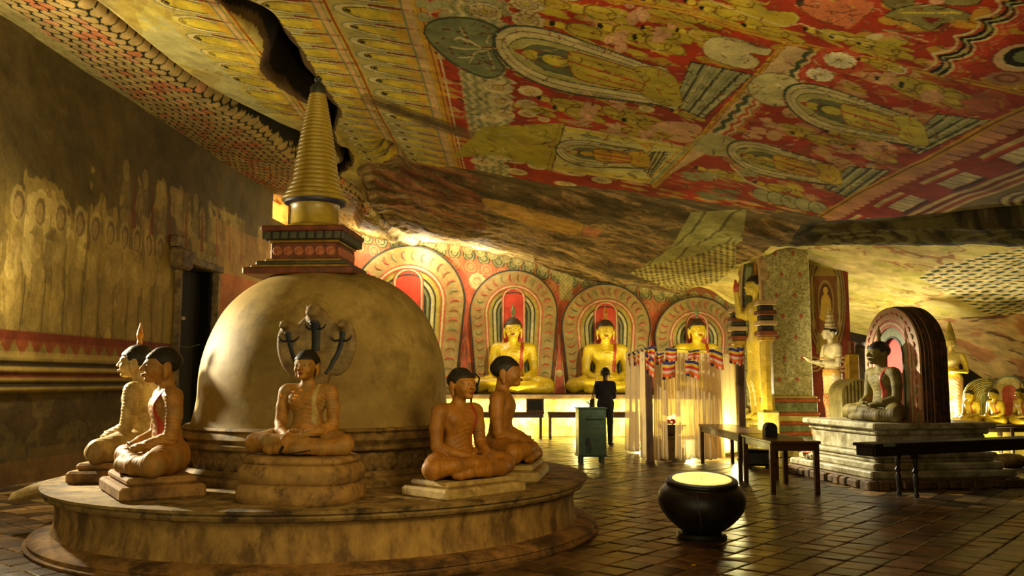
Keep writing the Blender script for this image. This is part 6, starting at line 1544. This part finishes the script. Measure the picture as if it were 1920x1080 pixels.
def paint_body(s, me, fn):
    co = np.empty(len(me.vertices) * 3, dtype=np.float32); me.vertices.foreach_get('co', co); co = co.reshape(-1, 3); set_paint(me, fn(co))
M_FIG = paint_mat('painted_figure', .42, (.8, 1.12), 6, 50, .15, .5, .01)
# raised right hand figure in the niche
POSE_A = {-1: ((-.25, .0, 1.40), (-.29, -.08, 1.45), (-.27, -.12, 1.80), (0, 0, 1)), 1: ((.25, .03, 1.25), (.25, .03, 1.1), (.24, -.06, .88), (0, 0, -1))}
POSE_A[-1] = ((-.26, -.02, 1.34), (-.31, -.1, 1.36), (-.30, -.14, 1.66), (0, 0, 1))
sA = standing_sdf(.014, POSE_A); meA = sA.mesh('body')
def colA(co):
    c = np.tile(np.array(rgb(214, 184, 60)), (len(co), 1)); hand = (co[:, 0] < -.2) & (co[:, 2] > 1.66); c[hand] = rgb(206, 90, 60); return c
paint_body(sA, meA, colA)
xA, yA = 5.13, 18.4
tA = thing('standing_statue', 'bright gold standing statue with one red palm raised before the niche', 'statue', (xA, yA, .68), math.radians(-80), None, 1.62)
link('body', meA, M_FIG, tA); o = link('hair', ME_HAIR, M_FHAIR, tA); o.location = (0, -.015, 1.70); o.scale = HS
o = link('flame_finial', ME_FLAME, M_FLAME, tA); o.location = (0, 0, 1.86)
mb = MB(); mb.lathe([(.2, -.06), (.2, -.03), (.17, 0)], 24); mb.build('pedestal', M_MYEL, tA, auto=40)
# white deity with the tall crown
POSE_B = {-1: ((-.25, .0, 1.30), (-.25, -.02, 1.14), (-.17, -.27, 1.17), (.1, -1, .05)), 1: ((.25, .0, 1.30), (.25, -.02, 1.14), (.17, -.27, 1.17), (-.1, -1, .1))}
POSE_B[-1] = ((-.25, .0, 1.30), (-.25, -.02, 1.14), (-.16, -.30, 1.20), (.05, -1, .5)); POSE_B[1] = ((.25, .0, 1.30), (.25, -.02, 1.14), (.15, -.28, 1.18), (-.1, -1, .05))
sB = standing_sdf(.011, POSE_B); meB = sB.mesh('body')
def colB(co):
    c = np.tile(np.array(rgb(206, 190, 140)), (len(co), 1)); z_ = co[:, 2]
    low = z_ < .93; c[low] = rgb(206, 186, 130); st_ = np.sin((z_ + .10 * np.abs(np.sin(np.arctan2(co[:, 1], co[:, 0]) * 3))) * 92) > -.1
    c[(z_ < .62) & st_] = rgb(196, 84, 50); c[(z_ >= .93) & (z_ < 1.05)] = rgb(196, 156, 74); return c
paint_body(sB, meB, colB)
xB, yB = place(1556, 16.4)
tB = thing('standing_statue', 'white crowned deity statue with forearms held out and red striped skirt', 'statue', (xB, yB, .62), math.radians(-78), None, 1.02)
link('body', meB, M_FIG, tB)
o = link('hair', ME_HAIR, M_OLDWOOD, tB); o.location = (0, -.012, 1.70); o.scale = HS
M_CROWN = mat('crown_cream', rgb(186, 166, 110), rgb(130, 110, 64), 12, .5, .3)
mb = MB(); mb.lathe([(.1, 0), (.108, .02), (.09, .04), (.085, .07), (.095, .09), (.075, .11), (.07, .15), (.08, .17), (.06, .19), (.055, .23), (.062, .25), (.04, .27), (.03, .32), (.012, .37), (.004, .41)], 20); o = mb.build('crown', M_CROWN, tB, auto=60); o.location = (0, .0, 1.785)
mb = MB(); mb.tube([(.17 * math.cos(a), .13 * math.sin(a) + .01, 1.04) for a in np.linspace(0, 2 * math.pi, 25)], .022, 8, False); mb.build('girdle', M_FLAME, tB, smooth=True)
for q in (-1, 1):
    mb = MB(); mb.tube([(q * .25 + .062 * math.cos(a), -.0 + .062 * math.sin(a), 1.26) for a in np.linspace(0, 2 * math.pi, 17)], .012, 6, False); mb.build('armlet', M_FLAME, tB, smooth=True)
mb = MB(); mb.lathe([(.42, -.62), (.42, -.3), (.36, -.2), (.40, -.08), (.40, 0)], 4, a0=math.pi / 4); mb.build('pedestal', M_STEP, tB)
# far right figure, arms folded, cone crown
xC, yC = place(1781, 18.6)
POSE_C = {-1: ((-.26, .0, 1.28), (-.27, -.04, 1.12), (-.06, -.17, 1.18), (1, 0, .1)), 1: ((.26, .0, 1.28), (.27, -.04, 1.12), (.06, -.19, 1.13), (-1, 0, .05))}
sC = standing_sdf(.014, POSE_C); meC = sC.mesh('body')
def colC(co):
    c = np.tile(np.array(rgb(200, 176, 100)), (len(co), 1)); z_ = co[:, 2]; c[z_ < .98] = rgb(196, 150, 96); c[(np.abs(co[:, 0]) > .2) | ((z_ > 1.08) & (z_ < 1.26) & (co[:, 1] < -.1))] = rgb(206, 176, 50); return c
paint_body(sC, meC, colC)
tC = thing('standing_statue', 'ochre standing figure with a tall cone crown and folded arms under the slope', 'statue', (xC, yC, .55), math.radians(-22), None, 1.0)
link('body', meC, M_FIG, tC)
mb = MB(); mb.lathe([(.10, 0), (.105, .03), (.10, .10), (.085, .2), (.055, .32), (.02, .42), (.004, .45)], 20); o = mb.build('crown', M_YOLD, tC, smooth=True); o.location = (0, 0, 1.74)
o = link('hair', ME_HAIR, M_YOLD, tC); o.location = (0, -.012, 1.70); o.scale = HS
mb = MB(); mb.cbox((0, 0, -.275), (.6, .6, .55), .03); mb.build('pedestal', M_STEP, tC)

# ------------------------------------------------------------ painted panel behind the deity
px0, px1, Yp = 1503, 1590, 18.3
Xp0, Xp1 = place(px0, Yp)[0], place(px1, Yp)[0]; zt0 = zat(455, Yp)
pnl = thing('painted_panel', 'tall dark red wall panel with a gold figure in an oval, behind the deity', 'panel', ((Xp0 + Xp1) / 2, Yp, 0)); wP = Xp1 - Xp0
us = np.arange(-wP / 2, wP / 2 + .001, .008); vs = np.arange(0, zt0 + .25, .012); UU, VV = np.meshgrid(us, vs, indexing='ij'); u_, v_ = UU.ravel(), VV.ravel()
P = Painter(u_, v_, rgb(120, 44, 26)); nn = fbm(u_ * 6, v_ * 6); P.c[:] = np.array(rgb(126, 50, 30))[None] * (.75 + .5 * nn)[:, None]
zc = zat(575, Yp)
for k, c in ((1.0, rgb(60, 40, 26)), (.97, rgb(140, 110, 60)), (.9, rgb(90, 40, 28)), (.86, rgb(150, 130, 70)), (.80, rgb(60, 50, 32)), (.76, rgb(140, 116, 56)), (.66, rgb(80, 60, 30)), (.6, rgb(120, 104, 40))): P.ell((0, zc + .18), .43 * k, 1.28 * k ** 1.02, c, 0, .95)
P.poly([(-.24, zc + .62), (0, zc + 1.1), (.24, zc + .62)], rgb(150, 124, 46), .95); P.poly([(-.22, zc - .55), (.22, zc - .55), (.22, zc + .62), (-.22, zc + .62)], rgb(120, 72, 36), .9)
P.ell((0, zc + .1), .17, .45, rgb(150, 130, 62), 0, .9); P.ell((0, zc + .1), .14, .38, rgb(90, 50, 30), 0, .9); P.ell((0, zc + .32), .05, .08, rgb(196, 160, 60)); P.poly(smooth_pts([(-.09, zc - .2), (-.1, zc + .1), (-.04, zc + .24), (.04, zc + .24), (.1, zc + .1), (.09, zc - .2)]), rgb(196, 160, 60), .95); P.ell((0, zc - .22), .15, .09, rgb(186, 150, 54))
P.poly([(-.2, zc - .55), (.2, zc - .55), (.24, zc - 1.0), (-.24, zc - 1.0)], rgb(150, 128, 50), .9)
for sg in (-1, 1):
    P.line([(sg * .27, zc - .5), (sg * .27, zc + .6)], .035, rgb(166, 140, 80))
    for k in (.16, .12, .08, .04): P.ell((sg * .28, zc - 1.2), k, k, rgb(176, 140, 90) if k in (.16, .08) else rgb(110, 44, 28)); P.ell((sg * .3, zc + 1.5), k, k * 1.2, rgb(150, 120, 70) if k in (.16, .08) else rgb(90, 40, 28))
fr = mesh_np('panel_face', np.stack([u_, np.full_like(u_, -.13), v_], 1), grid_quads(len(us), len(vs)), P.c)
link('panel_face', fr, M_BW, pnl); mb = MB(); mb.box((0, 0, (zt0 + .3) / 2), (wP, .25, zt0 + .3)); mb.build('panel_core', M_HRED, pnl)
mb = MB(); mb.box((0, 0, .35), (wP, .35, .7)); mb.build('panel_foot', M_STUC, pnl)
M_GPOST = mat('ochre_post', rgb(176, 138, 44), rgb(130, 98, 30), 8, .5, .2)
gp = thing('ochre_post', 'short ochre painted post between the deity and the ribbed backrest', 'post', (place(1595, 17.4)[0], 17.4, 0)); mb = MB(); mb.cbox((0, 0, 1.0), (.22, .2, 2.0), .02); mb.build('post_shaft', M_GPOST, gp); mb = MB(); mb.cbox((0, 0, 2.06), (.12, .12, .4), .02); mb.build('post_top', M_HRED, gp)

# ------------------------------------------------------------ pedestal with the profile statue and its arch
M_PEDW = mat('plinth_lit_tone', rgb(186, 176, 140), rgb(130, 118, 84), 5, .45, .4, c3=rgb(110, 98, 64), scale3=4); M_PEDR = mat('rubble_base', rgb(110, 84, 48), rgb(60, 44, 26), 5, .8, .7)  # pale plinth tone carries the lamplight of the left flank
pc = Vector((5.84, 13.62, 0)); pang = math.radians(9)
pe2 = thing('statue_pedestal', 'large moulded stone pedestal, its left flank lit white by a lamp', 'pedestal', pc, pang)
for w, d, z0, z1, m in ((2.30, 2.45, .0, .14, M_PEDR), (2.24, 2.4, .14, .24, M_PEDW), (2.02, 2.2, .24, .34, M_PEDW), (1.86, 2.02, .34, .40, M_PEDW), (1.92, 2.06, .40, .47, M_PEDW), (1.70, 1.86, .47, .72, M_PEDW), (1.78, 1.94, .72, .80, M_PEDW), (1.92, 2.08, .80, .89, M_PEDW)):
    mb = MB(); mb.cbox((0, 0, (z0 + z1) / 2), (w, d, z1 - z0), .02); mb.build('plinth_course', m, pe2)
rr = random.Random(5)
for i in range(14):
    mb = MB(); mb.cbox((-1.15 + i * .175, -1.25 + rr.uniform(-.02, .02), .06), (.16, .12, .12 + rr.uniform(-.02, .02)), .02); mb.build('base_stone', M_PEDR, pe2)
    mb = MB(); mb.cbox((-1.18 + rr.uniform(-.02, .02), -1.15 + i * .175, .06), (.12, .16, .12 + rr.uniform(-.02, .02)), .02); mb.build('base_stone', M_PEDR, pe2)
xs_, ys_ = place(1655, 13.15)
M_OLIVE = mat('olive_figure', rgb(130, 114, 54), rgb(92, 80, 36), 6, .65, .15, c3=rgb(76, 62, 32), spec=.2)
tS = seated('olive seated statue with black hair facing left inside the thick ribbed arch', (xs_ - .02, ys_ + .1, .89), math.radians(-76), 1.32, M_OLIVE, sash=M_SASH, flame=M_OLIVE)
ar = thing('ribbed_arch', 'thick round-topped halo arch with dark ribbed side behind the olive statue', 'arch', (5.80, 13.45, .885), math.radians(-90 + 8))
A = lambda k: arch_line(.74 * k, 0, .98, .74 * k, 24)
M_ARCP = mat('arch_pinkish', rgb(196, 160, 116), rgb(160, 120, 80), 7, .55, .2, c3=rgb(186, 130, 90), scale3=6)
for nm, k0, k1, th, m in (('arch_rim', .74, .99, .03, M_ARCP), ('stripe', .69, .74, .02, M_ARCR), ('stripe', .64, .69, .025, M_ARCW), ('stripe', .58, .64, .02, M_ARCR), ('inner_band', .40, .58, .0, M_ARCG), ('stripe', .36, .40, .01, M_ARCO)):
    mb = MB(); mb.band(A(k0), A(k1), -th, .2); mb.build(nm, m, ar)
mb = MB(); mb.prism(A(.6), .05, .2); mb.build('arch_back', M_ARCRED, ar)
M_ARDK = mat('arch_side_dark', rgb(62, 44, 26), rgb(34, 24, 15), 8, .7, .4, c3=rgb(90, 52, 30), scale3=9)
mb = MB(); mb.prism(A(.97), .10, .42); mb.build('arch_core', M_ARDK, ar)
for i in range(7):
    y0 = .0 + i * .058; mb = MB(); mb.band(A(.96), A(1.0 if i % 2 == 0 else 1.015), y0, y0 + .04); mb.build('rib', M_ARDK, ar)
L = A(.865); mb_c = MB(); mb_c.tube([(-.05, 0, -.01), (0, -.006, .012), (.05, 0, -.01)], [.006, .011, .006], 6); cu = mb_c.mesh('curl'); seg = [math.dist(L[i], L[i + 1]) for i in range(len(L) - 1)]; tot = sum(seg); i = 0; acc = 0
for k in range(30):
    want = (k + .5) / 30 * tot
    while i < len(seg) - 1 and acc + seg[i] < want: acc += seg[i]; i += 1
    f = (want - acc) / seg[i]; ang = math.atan2(L[i + 1][1] - L[i][1], L[i + 1][0] - L[i][0])
    o = link('curl', cu, (M_ARCR, M_ARCR, M_ARCG)[k % 3], ar); o.location = (L[i][0] + (L[i + 1][0] - L[i][0]) * f, -.035, L[i][1] + (L[i + 1][1] - L[i][1]) * f); o.rotation_euler = (0, -ang, 0)
# ribbed rounded backrest further back
M_RIBL = mat('ribbed_olive', rgb(190, 174, 104), rgb(140, 124, 66), 6, .5, .2)
bkr = thing('ribbed_hood', 'pale rounded backrest with dark vertical grooves behind the plinth', 'backrest', (place(1603, 15.35)[0], 15.35, .2), math.radians(8))
A2 = lambda k: arch_line(.30 * k, 0, 1.05, .26 * k, 16)
mb = MB(); mb.prism(A2(1.0), -.0, .4); mb.build('backrest_core', M_BLACK, bkr)
mb = MB(); mb.band(A2(.9), A2(1.04), -.05, .42); mb.build('backrest_rim', M_RIBL, bkr)
for i in range(8):
    x_ = -.235 + i * .067; h_ = 1.05 + .26 * math.sqrt(max(0, 1 - (x_ / .30) ** 2)) - .03; mb = MB(); mb.cbox((x_, -.02, h_ / 2), (.040, .06, h_), .008); mb.build('rib', M_RIBL, bkr)
sk = thing('storage_plinth', 'low stone block under the ribbed backrest', 'plinth', (place(1603, 15.55)[0], 15.55, 0)); mb = MB(); mb.cbox((0, 0, .1), (.75, .55, .2), .03); mb.build('plinth_block', M_STEP, sk)

# ------------------------------------------------------------ right row of small statues
M_BRICK = mat('altar_brick', rgb(206, 186, 96), rgb(170, 146, 66), 6, .6, .3); 
alt = thing('altar_block', 'low pale yellow altar block under the row of small gold statues', 'altar', (9.75, 17.45, 0), 0)
mb = MB(); mb.cbox((0, 0, .28), (3.4, 1.1, .56), .02); mb.build('altar_body', M_BRICK, alt); mb = MB(); mb.cbox((0, -.02, .60), (3.5, 1.18, .08), .015); mb.build('altar_slab', M_LEDGE, alt)
for px, Y, rz, sc, lab, fl_ in ((1812, 17.6, -74, .72, 'small gold seated statue, leftmost in the right row, before the olive hood', None), (1857, 17.3, -76, .75, 'small gold seated statue before a white halo arch in the right row', None), (1907, 17.0, -80, .77, 'small gold seated statue at the right end with an orange flame', M_FLAME)):
    X = place(px, Y)[0]; seated(lab, (X, Y, .65), math.radians(rz), sc, M_GOLDY, hair=M_FHAIR, sash=M_SASH, flame=fl_)
ha2 = thing('halo_arch', 'small white halo arch behind the second small gold statue', 'arch', (place(1882, 17.7)[0], 17.62, .64), math.radians(-40))
A3 = lambda k: arch_line(.28 * k, 0, .62, .30 * k, 18)
mb = MB(); mb.prism(A3(1.0), .0, .12); mb.build('arch_slab', M_ARCW, ha2); mb = MB(); mb.band(A3(.98), A3(1.06), -.02, .14); mb.build('arch_rim', M_FADED, ha2); mb = MB(); mb.prism(A3(.45), -.015, .03); mb.build('arch_inset', M_ARCR, ha2)
hd = thing('ribbed_hood', 'olive ribbed hood-shaped backrest behind the leftmost small gold statue', 'backrest', (place(1830, 18.2)[0], 17.92, .64), math.radians(-20))
A4 = lambda k: arch_line(.42 * k, 0, .50, .40 * k, 18)
mb = MB(); mb.prism(A4(1), .0, .14); mb.build('backrest_core', M_ARCG, hd)
for i in range(9):
    k = .25 + i * .085; mb = MB(); mb.band(A4(k), A4(k + .04), -.03, .02); mb.build('rib', M_YOLD if i % 2 else M_RIBL, hd)
table('altar_table', 'dark low table with turned legs before the small gold statues', 'table', (8.75, 16.2, 0), math.radians(6), 1.5, .4, .68, (-.55, .25), M_OLDWOOD, .08, True)
mb = MB(); mb.lathe([(.16, 0), (.27, .06), (.25, .15), (.15, .22), (.03, .24)], 18, (0, 0, 0), 1.5, .9); o = mb.build('boulder', M_STONE, smooth=True); q = floor_at(1888, 876); o.location = q; tag(o, 'low grey boulder on the floor near the bench leg', 'rock')
# dim lumber in the shade at the back
vd = thing('dark_vase', 'dark round vase in the shade behind the deity and backrest', 'vase', (place(1612, 18.6)[0], 18.6, 0)); mb = MB(); mb.lathe([(.25, 0), (.3, .4), (.25, 1.3), (.32, 1.6), (.34, 1.85), (.2, 2.1), (.12, 2.2), (.16, 2.28)], 20); mb.build('vase_body', M_CLAY, vd, auto=50)
mb = MB(); mb.tube([at(335, 648, 17.6), at(352, 652, 17.0), at(374, 646, 16.2)], .006, 5); tag(mb.build('wire', M_FADED), 'thin wire sagging across the black doorway', 'wire')
# a few blossoms left on the plinth
rr = random.Random(2); q0 = at(1497, 832, 14.9)
for i in range(5):
    o = link('flower', ME_FLO, (M_FO, M_FY, M_LPINK)[i % 3]); o.location = (4.58 + rr.uniform(-.12, .1), 14.2 + rr.uniform(-.25, .25), .165 + .0); o.location = (4.62 + rr.uniform(-.03, .05), 13.9 + i * .12, .35); o.scale = (1.3, 1.3, 1.3); tag(o, 'faded orange blossom left on the plinth step', 'flower', 'blossoms on the plinth')
# small lamps fixed to the left wall
for i, (px, py, lab) in enumerate(((211, 143, 'tiny white lamp fixed high where the mural wall meets the roof'), (334, 597, 'tiny white switch beside the black doorway'))):
    t, z = lw_from_px(px, py); fx_ = thing('wall_lamp' if i == 0 else 'light_switch', lab, 'lamp' if i == 0 else 'switch', lw_pt(t, z), wall_ang)
    mb = MB(); mb.cbox((0, -.10, 0), (.09, .06, .07), .01); mb.build('lamp_holder' if i == 0 else 'plate', M_BLACK if i == 0 else M_FW, fx_); mb = MB(); mb.ball((.04, -.15, .02) if i == 0 else (0, -.14, 0), .035 if i == 0 else .018, 10, 7); mb.build('bulb' if i == 0 else 'rocker', M_FW, fx_, smooth=True)
